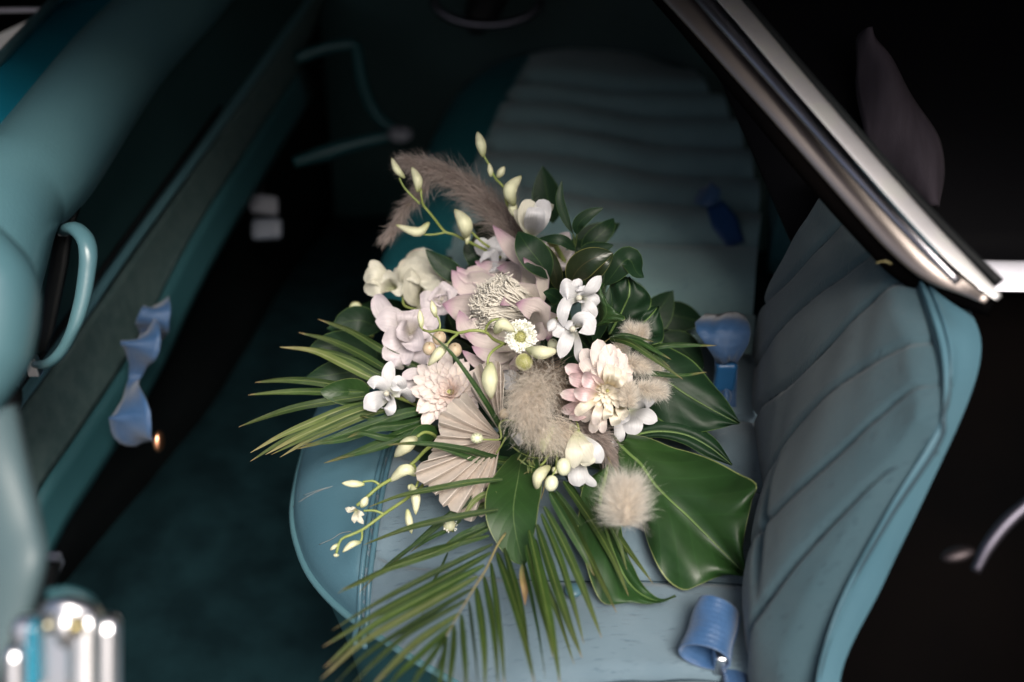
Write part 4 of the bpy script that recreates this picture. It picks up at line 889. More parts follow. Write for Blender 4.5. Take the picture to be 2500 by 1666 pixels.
# ---------------------------------------------------------------- dried fans
def fan(zn, c, rim, label, depthc):
    """pleated fan: rim = list of (x,y,d) from one end to the other; every pleat panel is a part"""
    s = thing('dried_fan_leaf', q(zn, *c), label, 'fan leaf', GB); c0 = q(zn, *c); k = len(rim)
    P_ = [q(zn, *p) for p in rim]
    for i in range(k-1):
        a, b = P_[i], P_[i+1]; up = facing()*.0075*(1 if i % 2 else -1)
        a2 = a+facing()*.0085*(1 if i % 2 else -1); b2 = b-facing()*.0085*(1 if i % 2 else -1)
        n = 10; t = np.linspace(.04, 1, n)[:, None]; bend = facing()*(.012*np.sin(np.pi*t*.9))
        Lf = c0+(a2-c0)*t+bend; Rt = c0+(b2-c0)*t+bend; Md = (Lf+Rt)/2
        # pointed outer end
        mid = Md.copy(); mid[-1] = Md[-1]+(Md[-1]-c0)*.03
        v = np.stack([Lf, mid, Rt], 1); uu, vv = np.meshgrid(np.linspace(0, 1, n), [-1, 0, 1], indexing='ij')
        mesh('pleat', v.reshape(-1, 3), grid_faces(n, 3), m_fan, s, uv=np.stack([uu, vv], -1).reshape(-1, 2), smooth=False, solid=.0005)
    return s
keys = spline([(1010, 905, .905), (930, 950, .90), (862, 1010, .895), (800, 1090, .89), (765, 1110, .885), (800, 1180, .885), (778, 1230, .88), (790, 1270, .878), (725, 1330, .875), (735, 1400, .87), (700, 1440, .87), (640, 1500, .865), (590, 1545, .86), (575, 1600, .858), (640, 1650, .856), (690, 1700, .855), (740, 1740, .853), (780, 1770, .853), (800, 1830, .852), (850, 1870, .852), (930, 1900, .852), (985, 1960, .853), (1080, 1970, .855), (1150, 1930, .858), (1220, 1850, .862)], 27)
rim = [(p[0]+(14 if i % 2 else -14)*.6, p[1]+(6 if i % 2 else -6), p[2]) for i, p in enumerate(keys)]
fan('2', (1300, 1290, .885), rim, 'pleated dusty beige fan palm leaf spread low at the centre left', .885)
keys = spline([(1050, 900, .915), (1060, 800, .91), (1085, 700, .905), (1130, 665, .90), (1190, 660, .90), (1240, 650, .90), (1275, 640, .90), (1310, 700, .905), (1330, 780, .91)], 12)
fan('2', (1300, 1240, .915), [tuple(p) for p in keys], 'narrow upright dried fan leaf behind the hanging cream bud', .915)

# ---------------------------------------------------------------- pampas and bunny tails
def pampas(zn, axis, label, n, mat, rad, L, name='pampas_plume', lead=.8, sag=None, wd=.00050, tipr=.4, cat='pampas grass', bend=.5):
    s = thing(name, q(zn, *axis[0]), label, cat, GB); C = spline([q(zn, *p) for p in axis], 60); T = np.gradient(C, axis=0); T /= np.linalg.norm(T, axis=1)[:, None]
    t = rng.random(n)**.9; i = (t*59).astype(int); O = C[i]+rng.normal(size=(n, 3))*rad*.35*(1-t*(1-tipr))[:, None]
    R_ = rng.normal(size=(n, 3)); R_ -= (R_*T[i]).sum(1)[:, None]*T[i]; R_ /= np.linalg.norm(R_, axis=1)[:, None]
    # strands gathered in tufts
    g = (rng.random(n)*90).astype(int); gd = rng.normal(size=(91, 3)); R_ = R_*.35+gd[g]*.55; O = O+gd[g]*rad*.25*(1-t*(1-tipr))[:, None]
    DIR = T[i]*lead+R_*(1-lead*.4)*.75
    hairs('plume_hairs', O, DIR, L*(.45+.8*rng.random(n))*(1-t*(1-tipr)), wd, mat, s, bend=bend, sag=sag)
    tube('stem', list(C[::6]), [.0016, .0005], m_rach, s, n=40, m=6)
    return s
pampas('1', [(1470, 1060, 1.02), (1380, 900, 1.02), (1270, 760, 1.02), (1130, 640, 1.02), (980, 520, 1.02), (820, 430, 1.02), (650, 370, 1.02), (480, 335, 1.02)], 'long purple grey pampas plume arching to the top left', 7500, m_pamp, .016, .032, sag=-UPV*.5, tipr=.42)
pampas('1', [(720, 430, 1.03), (640, 520, 1.03), (560, 640, 1.03), (470, 740, 1.03), (420, 860, 1.03), (360, 930, 1.03), (305, 995, 1.03)], 'thin drooping pampas tip hanging at the top left edge', 1900, m_pamp, .007, .016, sag=-UPV*.4, tipr=.5)
pampas('2', [(1640, 850, .815), (1580, 890, .80), (1520, 970, .795), (1530, 1070, .80), (1600, 1180, .81), (1720, 1330, .84)], 'dense beige pampas tuft in front of the dark centre', 8500, m_pampl, .0175, .0115, sag=-UPV*.25, tipr=.7, bend=.8, lead=.45, wd=.00036)
pampas('2', [(1500, 820, .88), (1600, 760, .89), (1720, 740, .90), (1800, 850, .895), (1830, 1000, .89)], 'darker brown wisps of pampas behind the beige tuft', 3000, m_pampd, .012, .017, bend=1.1, lead=.6, tipr=.7)
pampas('4', [(520, 330, .87), (600, 440, .86), (640, 540, .86)], 'short feathery pampas wisp above the cream bell flower', 1700, m_pampl, .010, .018, lead=.9, tipr=.6)
pampas('4', [(640, 320, .90), (730, 400, .895), (820, 450, .89), (880, 540, .885), (935, 630, .88)], 'slender grey pampas sprig leading down to the fluffy white tail', 2600, m_pamp, .009, .020, lead=.9, tipr=.5)
def bunny(zn, a, b, wpx, label, n=5200, L=.007, fluff=1.15, stemto=None):
    s = thing('bunny_tail', q(zn, *a), label, 'bunny tail grass', GB); A_, B_ = q(zn, *a), q(zn, *b); ax = B_-A_; Ln = np.linalg.norm(ax); ax /= Ln
    r0 = W(wpx*zs(zn)/2, a[2])*.62
    t = np.clip(rng.beta(1.3, 1.2, n), 0, 1); R_ = rng.normal(size=(n, 3)); R_ -= (R_@ax)[:, None]*ax; R_ /= np.linalg.norm(R_, axis=1)[:, None]
    rad = r0*np.sqrt(np.clip(1-(2*t-1)**2*.9, .02, 1))
    O = A_+ax*Ln*(.06+.88*t)[:, None]+R_*rad[:, None]*.7
    hairs('fluff', O, R_*.8+ax*(-.1+1.4*t)[:, None], L*fluff*(.45+.85*rng.random(n)**1.5), .00042, m_bunny, s, bend=.5)
    blob('seed_head', (A_+B_)/2, (r0*.95, r0*.95, Ln*.48), m_bunny, s, axis=ax)
    if stemto: stem(s, zn, [a]+stemto, 10, m_rach)
    return s
bunny('4', (975, 1010, .76), (990, 735, .76), 250, 'big round fluffy white tail blurred in front of the glossy leaf', 6000, .014, stemto=[(940, 680, .79), (900, 620, .83), (870, 560, .86)])
bunny('3', (1040, 940, .90), (985, 870, .90), 90, 'small cream tuft above the right dahlia, left twin', 3000, .006)
bunny('3', (1090, 990, .905), (1110, 870, .90), 95, 'small cream tuft above the right dahlia, right twin', 3000, .006)
bunny('3', (960, 1160, .885), (1170, 1210, .88), 130, 'pale curved tail with long whiskers right of the dahlia top', 4500, .008)
bunny('3', (1120, 1230, .895), (1260, 1240, .895), 60, 'thin white tail tip under the palm leaflets', 1800, .006)
bunny('3', (990, 1560, .86), (1000, 1360, .86), 150, 'stubby cream tail pressed against the dahlia centre right', 4500, .006)
bunny('3', (1060, 1390, .87), (1300, 1420, .865), 130, 'horizontal cream tail pointing right beside the dahlia', 4500, .007)
bunny('3', (880, 1010, .90), (950, 1070, .895), 90, 'cream tuft just behind the top of the right dahlia', 2500, .006)
bunny('3', (1190, 1330, .89), (1300, 1310, .885), 60, 'wispy tail tip above the horizontal cream tail', 1600, .006)

# ---------------------------------------------------------------- seed heads, berries
def seedhead(zn, c, r, label, fringe=0, mat=m_pod):
    s = thing('scabious_head', q(zn, *c), label, 'seed head', GB); c0 = q(zn, *c); R_ = W(r*zs(zn), c[2])
    blob('core', c0, (R_*.86*(.7 if fringe > 100 else 1), R_*.86*(.7 if fringe > 100 else 1), R_*.8), mat, s, axis=facing(), n=16, m=20)
    pr = []; n = 200; ga = 2.39996
    for k in range(n):
        zc = 1-1.7*k/n; rr_ = math.sqrt(max(0, 1-zc*zc)); d_ = facing()*zc+RT*rr_*math.cos(k*ga)+UPV*rr_*math.sin(k*ga); p = c0+d_*R_*.86
        v = np.array([p+d_*R_*.14, *(p+R_*.055*(math.cos(a)*nrm(np.cross(d_, (.1, .2, .9)))+math.sin(a)*nrm(np.cross(d_, np.cross(d_, (.1, .2, .9)))))*1 for a in (0, 1.57, 3.14, 4.71))])
        pr.append((v, [(0, 1, 2), (0, 2, 3), (0, 3, 4), (0, 4, 1)], np.tile([.5, 0], (5, 1))))
    v, f, uv = join(pr); o = mesh('seeds', v, f, M('seed_tip', (.42, .42, .19), .5, (.55, .53, .30), 200), s, uv=uv, smooth=False); o['kind'] = 'stuff'
    if fringe:
        pr = []
        for k in range(fringe):
            a = random.uniform(0, 2*math.pi); out = RT*math.cos(a)+UPV*math.sin(a); b0 = c0+out*R_*random.uniform(.42, 1.1)*(1.15 if math.cos(a-.6) > 0 else .95)+facing()*R_*random.uniform(.2, .8)
            dr = nrm(out+facing()*random.uniform(-.1, 1.1)+rng.normal(size=3)*.35); C = spline([b0, b0+dr*R_*random.uniform(.15, .42)], 4)
            pr.append(blade_vf(C, np.array([.4, .9, 1, .5])*R_*.085, facing(), 3, cup=.4))
        v, f, uv = join(pr); o = mesh('florets', v, f, m_floret, s, uv=uv); o['kind'] = 'stuff'
    stem(s, zn, [(c[0], c[1], c[2]+.012), (c[0]+40, c[1]+70, c[2]+.05)], 14)
    return s
seedhead('2', (1462, 430, .885), 100, 'green seed head ringed with tiny white florets under the big bract', 700)
seedhead('2', (1497, 642, .875), 78, 'bare green beaded seed head just below the white fringed one')
seedhead('5', (1320, 1285, .845), 38, 'pale yellow pod with dried sepals lying on the fronds, lower left', 26, m_snow)
seedhead('6', (1390, 242, .87), 30, 'tiny dark green seed head left of the broad oval leaf')
seedhead('n', (868, 752, 1.06), 16, 'blurred yellow green pod at the left edge of the blooms', 0, m_snow)
seedhead('n', (1350, 590, .98), 16, 'small green cup at the base of the upright leaf sprig')
def berry(zn, c, r, label, mat=m_berry):
    s = thing('berry', q(zn, *c), label, 'berry', GB); c0 = q(zn, *c); R_ = W(r*zs(zn), c[2])
    blob('fruit', c0, (R_, R_, R_*1.05), mat, s, axis=nrm(UPV+.3*RT)); blob('tip', c0+facing(.1, .9)*R_*.98, (R_*.13, R_*.13, R_*.1), m_dry, s, axis=facing(.1, .9))
    stem(s, zn, [(c[0], c[1], c[2]+.008), (c[0]+30, c[1]+40, c[2]+.04)], 14)
berry('2', (775, 438, .905), 60, 'beige berry at the top of the trio beside the crossing stem')
berry('2', (690, 527, .905), 57, 'beige berry at the lower left of the trio')
berry('2', (908, 540, .90), 60, 'beige berry at the right of the trio, touching the protea')
berry('2', (1327, 1082, .875), 43, 'single beige berry between the fan leaf and the pampas tuft')
berry('2', (1740, 490, .90), 45, 'pinkish white berry behind the white orchids', m_snow)
berry('2', (1430, 1300, .90), 60, 'pale rounded berry in the dark gap below the fan stem', m_white)

# ---------------------------------------------------------------- leaves
def lf(zn, pts, w, label, mat=m_leafd, petiole=None, **k):
    s = thing(k.pop('name', 'ruscus_leaf'), q(zn, *pts[0]), label, 'leaf', GB); leaf(s, zn, pts, w, mat, **k)
    if petiole: stem(s, zn, [pts[0]]+petiole, 14, m_stemd)
    return s
lf('1', [(1915, 950, .96), (1850, 820, .955), (1800, 650, .95), (1818, 485, .95)], 80, 'slim upright dark leaf standing highest on the right sprig', petiole=[(1930, 1080, .97), (1945, 1160, .98)], pos=.5)
lf('1', [(1945, 950, .96), (1960, 860, .95), (2050, 780, .945), (2175, 722, .945)], 110, 'dark lance leaf slanting right from the upright sprig', petiole=[(1935, 1050, .97)], pos=.45)
lf('1', [(1710, 1330, .95), (1640, 1200, .94), (1530, 1060, .935), (1445, 925, .945)], 260, 'large dark oval leaf standing behind the protea bract', pos=.5, cup=.15)
lf('1', [(1780, 1420, .97), (1760, 1280, .96), (1680, 1100, .955), (1570, 1010, .96)], 130, 'narrow brown green leaf behind the large oval one', m_leafb)
lf('1', [(1935, 1090, .97), (1840, 1010, .96), (1740, 990, .96), (1620, 985, .97)], 95, 'small dark leaf lying level left of the upright sprig')
lf('1', [(2000, 1110, 1.0), (2080, 1010, .99), (2200, 900, .99), (2260, 810, 1.0)], 170, 'blurred dark leaf behind the small white bud')
lf('1', [(1960, 1120, .98), (2080, 1090, .975), (2260, 1040, .97)], 150, 'dark leaf passing behind the white bud stem')
lf('3', [(490, 500, .93), (560, 380, .915), (680, 290, .905), (860, 235, .905)], 230, 'dark brown green leaf with pale rim above the white orchid', m_leafb, cup=.35, pos=.5)
lf('3', [(640, 520, .93), (700, 420, .915), (790, 330, .905), (862, 240, .91)], 110, 'folded twin of the brown green leaf, lower half', m_leafb, cup=.2)
lf('3', [(780, 520, .935), (860, 420, .925), (930, 330, .92), (1000, 290, .925), (1060, 400, .915), (1125, 448, .91)], 210, 'dark leaf with a curled tip pointing right above the large leaf', cup=.3, pos=.5)
lf('3', [(400, 640, .925), (330, 590, .91), (265, 570, .905)], 130, 'small dark leaf edge peeping between bract and orchid', cup=.4)
s = thing('folded_leaf', q('3', 720, 860, .90), 'fresh green leaf folded into a horn beside the white orchids', 'leaf', GB)
leaf3('blade', [q('3', *p) for p in ((700, 865, .905), (745, 820, .90), (735, 700, .895), (712, 600, .89), (712, 530, .885), (740, 492, .885))], [q('3', *p) for p in ((702, 862, .90), (790, 780, .885), (800, 700, .88), (770, 610, .88), (745, 540, .88), (745, 492, .882))],
      [q('3', *p) for p in ((705, 864, .90), (850, 830, .885), (965, 795, .88), (850, 700, .885), (770, 560, .89), (790, 500, .89))], m_leaf, s, puff=.004)
leaf(s, '3', [(700, 1000, .93), (745, 850, .92), (800, 700, .91), (830, 520, .91)], 130, m_leafd, name='stalk_blade')
# monstera leaves
m_mon = MU('monstera_leaf', [(0, (.024, .062, .014)), (.5, (.015, .045, .012)), (1, (.020, .060, .014))], .42, edge=(.20, .24, .09), rib=(.07, .12, .04), ribw=.012, vein=.12, veinscale=7, coat=.03, spec=.42, trans=.10, ew=.972, edgew=.012, var=.05)
def m3(label, zn, L_, M_, R_, mat=m_mon, pet=None, name='monstera_leaf', **k):
    s = thing(name, q(zn, *M_[0]), label, 'monstera leaf', GB)
    leaf3('blade', [q(zn, *p) for p in L_], [q(zn, *p) for p in M_], [q(zn, *p) for p in R_], mat, s, **k)
    n_ = len(M_); C = [q(zn, *p)+facing()*.0012 for p in M_]; tube('midrib', C, [.0022, .0006], MU('rib', [(0, (.12, .19, .06)), (1, (.08, .14, .04))], .4, trans=0), s, n=30, m=6, flat=.5)
    for j in range(0):
        pass
    if pet: stem(s, zn, [M_[0]]+pet, 22, m_stemd, name='petiole')
    return s
m3('largest glossy monstera leaf, lower right, resting against the backrest', '4',
   [(925, 560, .885), (950, 760, .87), (1080, 950, .85), (1130, 1120, .835), (1190, 1260, .82), (1270, 1370, .81), (1360, 1418, .805), (1440, 1380, .805), (1560, 1335, .81), (1735, 1310, .82)],
   [(940, 475, .90), (1010, 545, .885), (1085, 612, .872), (1165, 730, .858), (1260, 830, .847), (1370, 930, .84), (1480, 1040, .832), (1580, 1140, .828), (1660, 1220, .825), (1745, 1305, .825)],
   [(1000, 420, .90), (1130, 440, .895), (1280, 500, .885), (1420, 540, .875), (1560, 590, .86), (1700, 665, .84), (1828, 740, .81), (1785, 850, .815), (1745, 1050, .815), (1738, 1290, .825)], puff=.011, wave=.0032, k=3.2, pet=[(900, 420, .92)])
m3('second monstera leaf hanging below the white tail, curled tip to the right', '4',
   [(840, 640, .885), (720, 740, .87), (690, 900, .85), (685, 1060, .83), (735, 1260, .81), (800, 1440, .80), (870, 1510, .795), (1020, 1490, .795), (1160, 1500, .79), (1300, 1450, .79)],
   [(880, 610, .885), (850, 720, .87), (820, 880, .855), (860, 1020, .84), (900, 1150, .825), (950, 1270, .815), (1010, 1370, .808), (1090, 1440, .80), (1200, 1480, .795), (1302, 1448, .79)],
   [(900, 600, .88), (930, 700, .87), (960, 860, .855), (960, 1010, .84), (985, 1150, .825), (1040, 1270, .815), (1090, 1370, .805), (1160, 1440, .80), (1230, 1468, .795), (1304, 1446, .79)], puff=.004, wave=.002, k=3)
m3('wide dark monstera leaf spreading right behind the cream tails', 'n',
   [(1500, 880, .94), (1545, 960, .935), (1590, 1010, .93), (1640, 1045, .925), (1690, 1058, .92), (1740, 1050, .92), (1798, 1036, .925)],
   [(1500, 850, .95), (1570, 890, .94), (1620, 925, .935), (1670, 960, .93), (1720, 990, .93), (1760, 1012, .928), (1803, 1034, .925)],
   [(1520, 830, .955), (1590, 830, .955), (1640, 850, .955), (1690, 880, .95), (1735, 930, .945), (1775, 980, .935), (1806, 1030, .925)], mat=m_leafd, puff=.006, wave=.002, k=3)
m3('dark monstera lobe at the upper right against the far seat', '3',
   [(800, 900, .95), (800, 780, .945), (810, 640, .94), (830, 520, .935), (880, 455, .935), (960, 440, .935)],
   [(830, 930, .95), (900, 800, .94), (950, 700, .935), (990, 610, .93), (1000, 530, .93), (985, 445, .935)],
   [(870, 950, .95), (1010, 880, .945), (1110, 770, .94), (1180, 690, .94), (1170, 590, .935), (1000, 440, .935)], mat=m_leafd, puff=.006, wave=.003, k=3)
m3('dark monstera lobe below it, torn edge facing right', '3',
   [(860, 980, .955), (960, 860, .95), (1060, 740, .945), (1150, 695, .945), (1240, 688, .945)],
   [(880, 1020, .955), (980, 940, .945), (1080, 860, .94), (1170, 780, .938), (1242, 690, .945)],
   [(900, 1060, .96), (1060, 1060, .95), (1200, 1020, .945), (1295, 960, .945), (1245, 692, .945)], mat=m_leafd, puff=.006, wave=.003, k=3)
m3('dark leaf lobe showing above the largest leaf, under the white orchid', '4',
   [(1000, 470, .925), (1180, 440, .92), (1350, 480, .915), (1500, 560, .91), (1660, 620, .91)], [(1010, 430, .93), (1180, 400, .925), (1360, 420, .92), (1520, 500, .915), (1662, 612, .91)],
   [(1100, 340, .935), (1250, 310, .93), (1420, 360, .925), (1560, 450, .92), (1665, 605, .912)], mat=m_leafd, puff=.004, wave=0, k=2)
s = lf('4', [(330, 520, .885), (300, 700, .845), (270, 900, .82), (290, 1080, .81), (338, 1262, .80)], 340, 'broad oval green leaf pointing down at the bottom centre', m_leaf, name='oval_leaf', cup=.20, pos=.46, e=.62, hint=facing(-.25, .0), ruffle=.03)
lf('5', [(850, 520, .95), (780, 500, .945), (690, 500, .935), (600, 500, .93), (560, 495, .93)], 160, 'short green leaf between the left palm fingers and the star orchid', m_leaf, name='oval_leaf', pos=.4)
lf('1', [(1000, 1350, 1.03), (880, 1270, 1.02), (760, 1180, 1.02), (655, 1075, 1.02)], 170, 'dark leaf right of the ivory rose', name='ruscus_leaf')
lf('1', [(1130, 1250, 1.04), (1080, 1150, 1.03), (1030, 1080, 1.03), (1000, 1000, 1.03)], 150, 'dark leaf under the upper left bud')
lf('5', [(900, 330, 1.02), (760, 250, 1.01), (620, 230, 1.0), (480, 260, 1.0)], 200, 'dark blurred leaf behind the upper left palm fingers', name='ruscus_leaf')
lf('5', [(900, 380, 1.01), (760, 380, 1.0), (620, 400, .99), (470, 420, .99)], 190, 'dark leaf below the upper left palm fingers', name='ruscus_leaf')
lf('5', [(900, 120, 1.04), (800, 80, 1.03), (700, 90, 1.03), (640, 120, 1.03)], 170, 'dark leaf below the creamy star flower')
lf('5', [(1250, 740, .92), (1180, 745, .91), (1120, 770, .905), (1080, 800, .905)], 110, 'small green leaf under the arching bud stem by the fan', m_leaf)
lf('6', [(1590, 770, .79), (1600, 850, .785), (1610, 930, .78), (1612, 1050, .78)], 56, 'short leaflet withered brown at its tip, bottom centre', m_dry, name='withered_leaflet')
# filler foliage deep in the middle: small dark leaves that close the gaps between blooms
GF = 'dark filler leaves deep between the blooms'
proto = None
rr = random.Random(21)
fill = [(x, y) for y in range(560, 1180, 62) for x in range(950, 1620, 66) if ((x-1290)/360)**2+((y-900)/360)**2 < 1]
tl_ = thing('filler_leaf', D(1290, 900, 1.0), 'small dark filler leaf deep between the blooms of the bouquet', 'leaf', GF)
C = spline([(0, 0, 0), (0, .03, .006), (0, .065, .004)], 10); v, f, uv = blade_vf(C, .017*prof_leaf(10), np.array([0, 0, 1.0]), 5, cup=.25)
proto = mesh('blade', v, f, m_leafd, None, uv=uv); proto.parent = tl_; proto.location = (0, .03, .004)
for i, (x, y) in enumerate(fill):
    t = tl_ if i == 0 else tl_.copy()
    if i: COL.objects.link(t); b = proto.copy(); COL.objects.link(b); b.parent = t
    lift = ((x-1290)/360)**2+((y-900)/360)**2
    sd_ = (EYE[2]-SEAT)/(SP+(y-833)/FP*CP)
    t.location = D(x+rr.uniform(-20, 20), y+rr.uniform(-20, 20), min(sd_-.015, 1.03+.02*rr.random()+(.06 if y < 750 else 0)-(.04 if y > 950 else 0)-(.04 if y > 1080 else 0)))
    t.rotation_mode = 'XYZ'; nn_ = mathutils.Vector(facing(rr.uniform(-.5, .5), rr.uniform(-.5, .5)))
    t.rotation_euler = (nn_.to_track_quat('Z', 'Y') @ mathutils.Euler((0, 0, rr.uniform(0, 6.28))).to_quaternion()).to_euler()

# fine feathery filler greens
s = thing('fennel_sprig', q('4', 370, 480, .87), 'feathery green sprig with tiny leaflets above the oval leaf', 'foliage', GB)
for p in ([(620, 520, .88), (500, 560, .86), (400, 570, .85), (320, 540, .845)], [(480, 440, .88), (400, 420, .87), (300, 400, .865)], [(450, 640, .86), (400, 630, .845), (360, 620, .84)], [(430, 400, .87), (400, 460, .86), (410, 530, .855)]):
    stem(s, '4', p, 7, m_stem, w2=3)
    C = spline([q('4', *a) for a in p], 8)
    for k in range(1, 8):
        for sg in (-1, 1):
            e = C[k]+(UPV*sg*.8+RT*random.uniform(-1.2, .2)+facing()*random.uniform(-.3, .5))*.008
            v, f, uv = blade_vf(spline([C[k], (C[k]+e)/2+facing()*.001, e], 5), .0008*prof_leaf(5), facing(), 3); mesh('leaflet', v, f, m_palml, s, uv=uv)

# ---------------------------------------------------------------- palm fronds
def frond(zn, rach, lets, label, mat=m_palm, rw=16, wscale=1.22, rmat=None, name='palm_frond'):
    s = thing(name, q(zn, *rach[0]) if rach else q(zn, *lets[0][0][0]), label, 'palm frond', GB)
    if rach: stem(s, zn, rach, rw, rmat or m_rach, name='rachis', w2=6)
    for L_ in lets:
        pts, w = L_[0], L_[1]; mt = L_[2] if len(L_) > 2 else mat
        n = 18; C = spline([q(zn, *p) for p in pts], n); t = np.linspace(0, 1, n)
        hw = W(w*wscale*zs(zn)/2, pts[0][2])*np.interp(t, [0, .08, .3, .6, .9, 1], [.35, .75, 1, .85, .35, .04])
        v, f, uv = blade_vf(C, hw, facing(random.uniform(-.5, .5), random.uniform(-.3, .3)), 5, fold=random.choice((.35, .5, -.3)), twist=random.uniform(-.5, .5))
        mesh('leaflet', v, f, mt, s, uv=uv)
    return s
def seatd(zn, x, y, lift=.0):
    a, b, sc_ = ZN[zn]; py = b+y*sc_; return (EYE[2]-SEAT-lift)/(SP+(py-833)/FP*CP)
def L6(*pts, w=40, m=None, lift=(.045, .03, .02), zn='6'):
    o = []
    k = len(pts)
    for i, p in enumerate(pts):
        lf_ = np.interp(i/(k-1), [0, .5, 1], lift); o.append((p[0], p[1], seatd(zn, p[0], p[1], lf_)))
    return (o, w) if m is None else (o, w, m)
T_ = (.05, .075, .085)
frond('6', [(x, y, seatd('6', x, y, l)) for x, y, l in ((1480, 560, .045), (1420, 650, .05), (1350, 800, .055), (1280, 910, .06), (1220, 1010, .065), (1160, 1110, .07), (1120, 1180, .075), (1080, 1255, .08))], [
  L6((1380, 520), (1050, 670), (680, 800), (370, 940), w=44, lift=(.045, .05, .055)), L6((1370, 575), (900, 700), (560, 860), (345, 965), w=40, lift=(.045, .05, .06)),
  L6((1395, 635), (940, 860), (600, 1040), (308, 1218), w=40, lift=(.05, .06, .07)), L6((1380, 690), (1000, 900), (600, 1110), (245, 1328), w=46, lift=(.05, .065, .075)),
  L6((1335, 775), (950, 980), (560, 1200), (252, 1472), w=46, lift=(.055, .07, .08)), L6((1290, 852), (900, 1070), (520, 1290), (228, 1550), w=44, lift=(.06, .075, .085), m=m_palml),
  L6((1258, 935), (820, 1200), (520, 1400), (320, 1590), w=44, lift=(.06, .08, .09)), L6((1212, 1012), (850, 1210), (600, 1420), (430, 1600), w=42, lift=(.065, .085, .095)),
  L6((1165, 1105), (900, 1280), (700, 1470), (540, 1640), w=42, lift=(.07, .085, .095), m=m_palml), L6((1122, 1180), (920, 1370), (760, 1520), (640, 1680), w=40, lift=(.075, .09, .1)),
  L6((1082, 1252), (980, 1400), (880, 1540), (800, 1700), w=36, lift=(.08, .09, .1)), L6((1080, 1256), (1050, 1400), (1000, 1540), (960, 1680), w=34, lift=(.08, .09, .095)),
  L6((1422, 690), (1500, 900), (1590, 1200), (1680, 1590), w=48, lift=(.05, .055, .06)), L6((1470, 660), (1540, 900), (1600, 1150), (1640, 1420), w=40, lift=(.045, .045, .045)),
  L6((1385, 760), (1420, 1000), (1455, 1300), (1475, 1610), w=44, lift=(.055, .06, .065)), L6((1335, 850), (1385, 1080), (1415, 1320), (1432, 1610), w=42, lift=(.06, .065, .07)),
  L6((1282, 930), (1315, 1150), (1335, 1380), (1340, 1620), w=42, lift=(.06, .07, .075)), L6((1228, 1020), (1250, 1220), (1275, 1420), (1295, 1620), w=40, lift=(.065, .075, .08)),
  L6((1178, 1108), (1190, 1280), (1205, 1460), (1215, 1650), w=40, lift=(.07, .08, .085)), L6((1132, 1180), (1125, 1340), (1108, 1500), (1090, 1680), w=38, lift=(.075, .085, .09)),
  L6((1085, 1258), (1065, 1400), (1040, 1550), (1020, 1700), w=34, lift=(.08, .09, .095))],
  'largest palm frond fanning toward the viewer over the seat edge at the bottom', m_palm)
frond('6', [(1760, 120, .88), (1740, 250, .86), (1720, 330, .85)], [
  L6((1640, 540), (1720, 900), (1790, 1250), (1850, 1600), w=58, lift=(.06, .055, .05)), L6((1620, 640), (1690, 900), (1760, 1180), (1800, 1400), w=44, lift=(.055, .045, .03)),
  L6((1690, 500), (1800, 850), (1900, 1150), (1998, 1405), w=56, lift=(.06, .045, .03)), L6((1720, 430), (1850, 750), (1940, 1050), (2010, 1310), w=46, lift=(.06, .045, .025)),
  L6((1740, 380), (1880, 650), (2010, 950), (2130, 1270), w=50, lift=(.065, .05, .03)), L6((1780, 290), (1900, 500), (2000, 680), (2080, 850), w=50, lift=(.065, .05, .03), m=m_palmd),
  L6((1680, 600), (1730, 850), (1830, 1100), (1945, 1450), w=36, lift=(.05, .04, .02)), L6((1600, 750), (1650, 1000), (1700, 1250), (1750, 1560), w=36, lift=(.04, .04, .04), m=m_palmd)],
  'second palm frond with long dark fingers falling right of the oval leaf', m_palm)
frond('4', [(760, 560, .90), (700, 680, .88), (640, 740, .87)], [
  ([(490, 760, .865), (620, 960, .84), (760, 1220, .81), (930, 1560, .775)], 46), ([(590, 720, .865), (760, 960, .835), (900, 1200, .81), (1005, 1450, .79)], 44),
  ([(690, 740, .87), (830, 930, .845), (1000, 1160, .82), (1162, 1375, .80)], 46), ([(620, 720, .87), (720, 900, .85), (800, 1020, .84), (870, 1150, .825)], 42, m_palmd),
  ([(540, 780, .86), (640, 920, .845), (720, 1030, .835), (800, 1180, .825)], 34, m_palmd), ([(860, 950, .83), (920, 1060, .82), (960, 1160, .815), (995, 1290, .81)], 26)],
  'third palm frond under the white tail, fingers crossing the second monstera leaf', m_palm)
LE = [([(1240, 380, .97), (1130, 350, .965), (930, 250, .97), (740, 140, .98), (545, 70, .99)], 46), ([(1000, 400, .955), (900, 340, .96), (760, 260, .97), (600, 190, .98), (430, 150, .99)], 40), ([(980, 440, .955), (870, 420, .955), (700, 340, .96), (520, 260, .97), (320, 236, .98)], 44, m_palml),
      ([(1000, 420, .955), (900, 395, .955), (740, 310, .96), (560, 255, .97), (350, 240, .98)], 36), ([(880, 470, .95), (690, 462, .95), (500, 436, .955), (340, 430, .96), (175, 444, .97)], 40), ([(820, 500, .94), (620, 500, .94), (460, 498, .95), (300, 505, .955), (135, 518, .96)], 36),
      ([(860, 520, .935), (620, 556, .93), (430, 590, .93), (260, 640, .935), (80, 706, .94)], 40), ([(900, 560, .935), (700, 600, .92), (500, 680, .91), (320, 760, .905), (148, 858, .90)], 36, m_palml), ([(900, 570, .935), (760, 600, .92), (520, 700, .91), (320, 800, .905), (146, 910, .90)], 34),
      ([(940, 580, .93), (800, 610, .92), (600, 690, .91), (420, 770, .905), (236, 870, .90)], 36, m_palml), ([(960, 590, .93), (820, 625, .92), (640, 700, .91), (460, 780, .905), (270, 870, .90)], 30), ([(980, 600, .93), (850, 630, .92), (680, 700, .91), (500, 780, .905), (322, 885, .90)], 34, m_palml)]
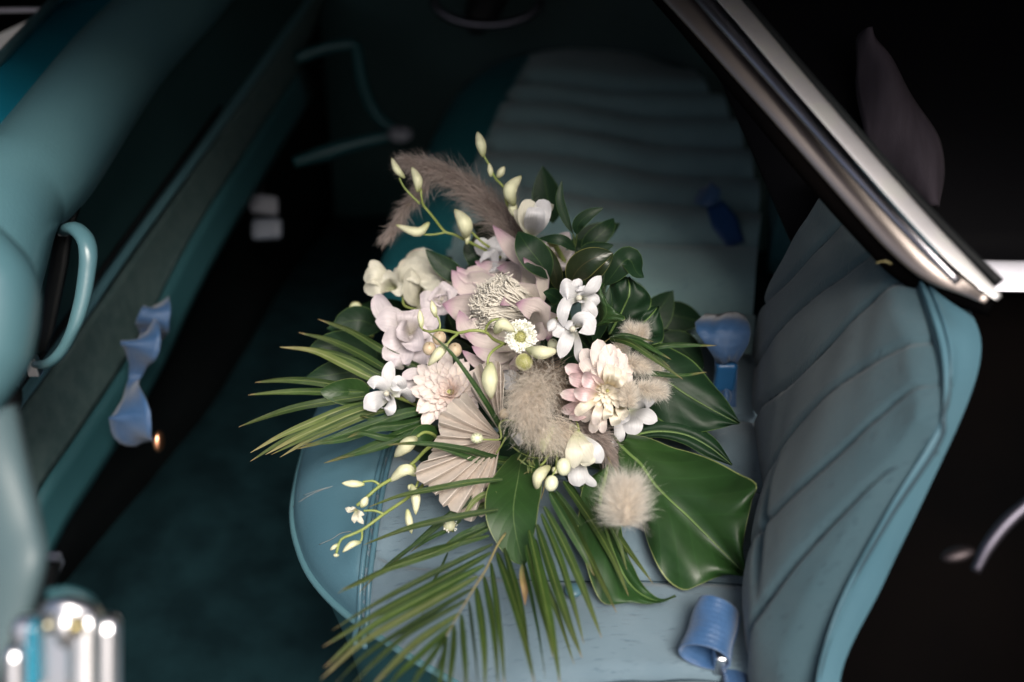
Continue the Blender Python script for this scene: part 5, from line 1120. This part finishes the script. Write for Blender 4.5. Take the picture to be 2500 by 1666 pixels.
frond('5', [(1250, 560, .98), (1100, 540, .965), (950, 520, .95), (850, 520, .945)], LE, 'pale palm frond reaching far left out of the bouquet over the dark footwell', m_palm)
frond('5', [(1300, 600, .97), (1200, 610, .95), (1100, 630, .94)], [
  ([(1230, 600, .95), (1060, 625, .93), (840, 700, .915), (640, 770, .90), (425, 836, .89)], 50, m_palmd), ([(1240, 640, .95), (1060, 690, .93), (880, 712, .915), (690, 780, .90), (460, 810, .895)], 46, m_palmd),
  ([(1240, 660, .95), (1060, 730, .92), (900, 800, .90), (730, 870, .885), (580, 920, .875)], 40, m_palmd), ([(1250, 700, .94), (1120, 740, .92), (960, 810, .90), (800, 860, .885), (650, 895, .88)], 34, m_palmd),
  ([(1200, 580, .95), (1040, 640, .93), (900, 660, .92), (800, 640, .915), (850, 655, .91)], 30, m_palmd), ([(1220, 680, .94), (1080, 760, .92), (950, 770, .90), (800, 740, .895), (720, 770, .89)], 40, m_palmd)],
  'dark palm frond lying under the star orchid and over the leather bolster', m_palmd)
frond('3', [(780, 1000, .91), (830, 965, .90)], [
  ([(830, 960, .90), (960, 935, .89), (1080, 960, .885), (1205, 992, .88)], 30, m_palmd), ([(830, 965, .90), (1000, 1000, .88), (1200, 1130, .87), (1455, 1312, .86)], 46, m_palm), ([(840, 955, .90), (1050, 980, .885), (1220, 1070, .875), (1355, 1145, .87)], 40, m_palmd),
  ([(1150, 1060, .89), (1300, 1025, .88), (1500, 1018, .875), (1742, 1025, .87)], 40, m_palmd), ([(1030, 1260, .885), (1200, 1265, .88), (1420, 1285, .872), (1662, 1250, .865)], 42, m_palmd), ([(860, 970, .90), (1040, 990, .89), (1200, 1090, .88), (1350, 1215, .87)], 34, m_palmd)],
  'small palm sprig reaching right above the cream tails', m_palmd)
frond('2', [], [([(1480, 1420, .90), (1380, 1300, .89), (1290, 1180, .875), (1190, 1010, .86), (1060, 810, .85), (900, 590, .845), (780, 470, .845), (635, 355, .845)], 38, m_palmd)],
  'single long dark blade slanting up across the dahlia and the fan', m_palmd, name='grass_blade')
frond('2', [], [([(1500, 1480, .90), (1250, 1460, .87), (1000, 1390, .85), (720, 1345, .84), (520, 1335, .835), (330, 1350, .83)], 50, m_palmd), ([(1490, 1540, .90), (1280, 1540, .875), (1040, 1460, .86), (800, 1380, .845), (640, 1350, .84)], 46, m_palmd), ([(1510, 1500, .9), (1320, 1490, .88), (1130, 1440, .865), (950, 1380, .855)], 44, m_palm)],
  'pair of dark blades lying level across the dried fan leaf', m_palmd, name='grass_blade')
frond('6', [], [L6((1460, 195), (1250, 215), (1000, 260), (760, 310), (550, 385), w=38, lift=(.07, .06, .04)), L6((1430, 400), (1200, 440), (900, 505), (700, 570), (520, 640), w=40, lift=(.06, .045, .035)),
   L6((1440, 220), (1240, 330), (1000, 510), (800, 690), (680, 790), w=34, m=m_palmd, lift=(.05, .03, .02)), L6((1420, 240), (1230, 350), (960, 570), (700, 760), (480, 970), w=26, m=m_palmd, lift=(.05, .03, .02)),
   L6((1420, 285), (1330, 300), (1260, 350), (1210, 420), (1165, 440), w=34, m=m_palml, lift=(.06, .05, .04)), L6((1430, 350), (1330, 370), (1200, 430), w=50, lift=(.05, .04, .03)),
   L6((1400, 480), (1280, 540), (1160, 590), (1050, 660), w=50, m=m_palmd, lift=(.045, .035, .03)), L6((1180, 470), (1080, 540), (960, 600), (830, 690), w=26, m=m_palmd, lift=(.03, .02, .015)), L6((1090, 690), (1050, 780), (960, 960), (905, 1160), w=16, m=m_palmd, lift=(.03, .01, .01))],
  'loose long leaflets crossing the upholstery left of the oval leaf', m_palm, name='palm_frond')
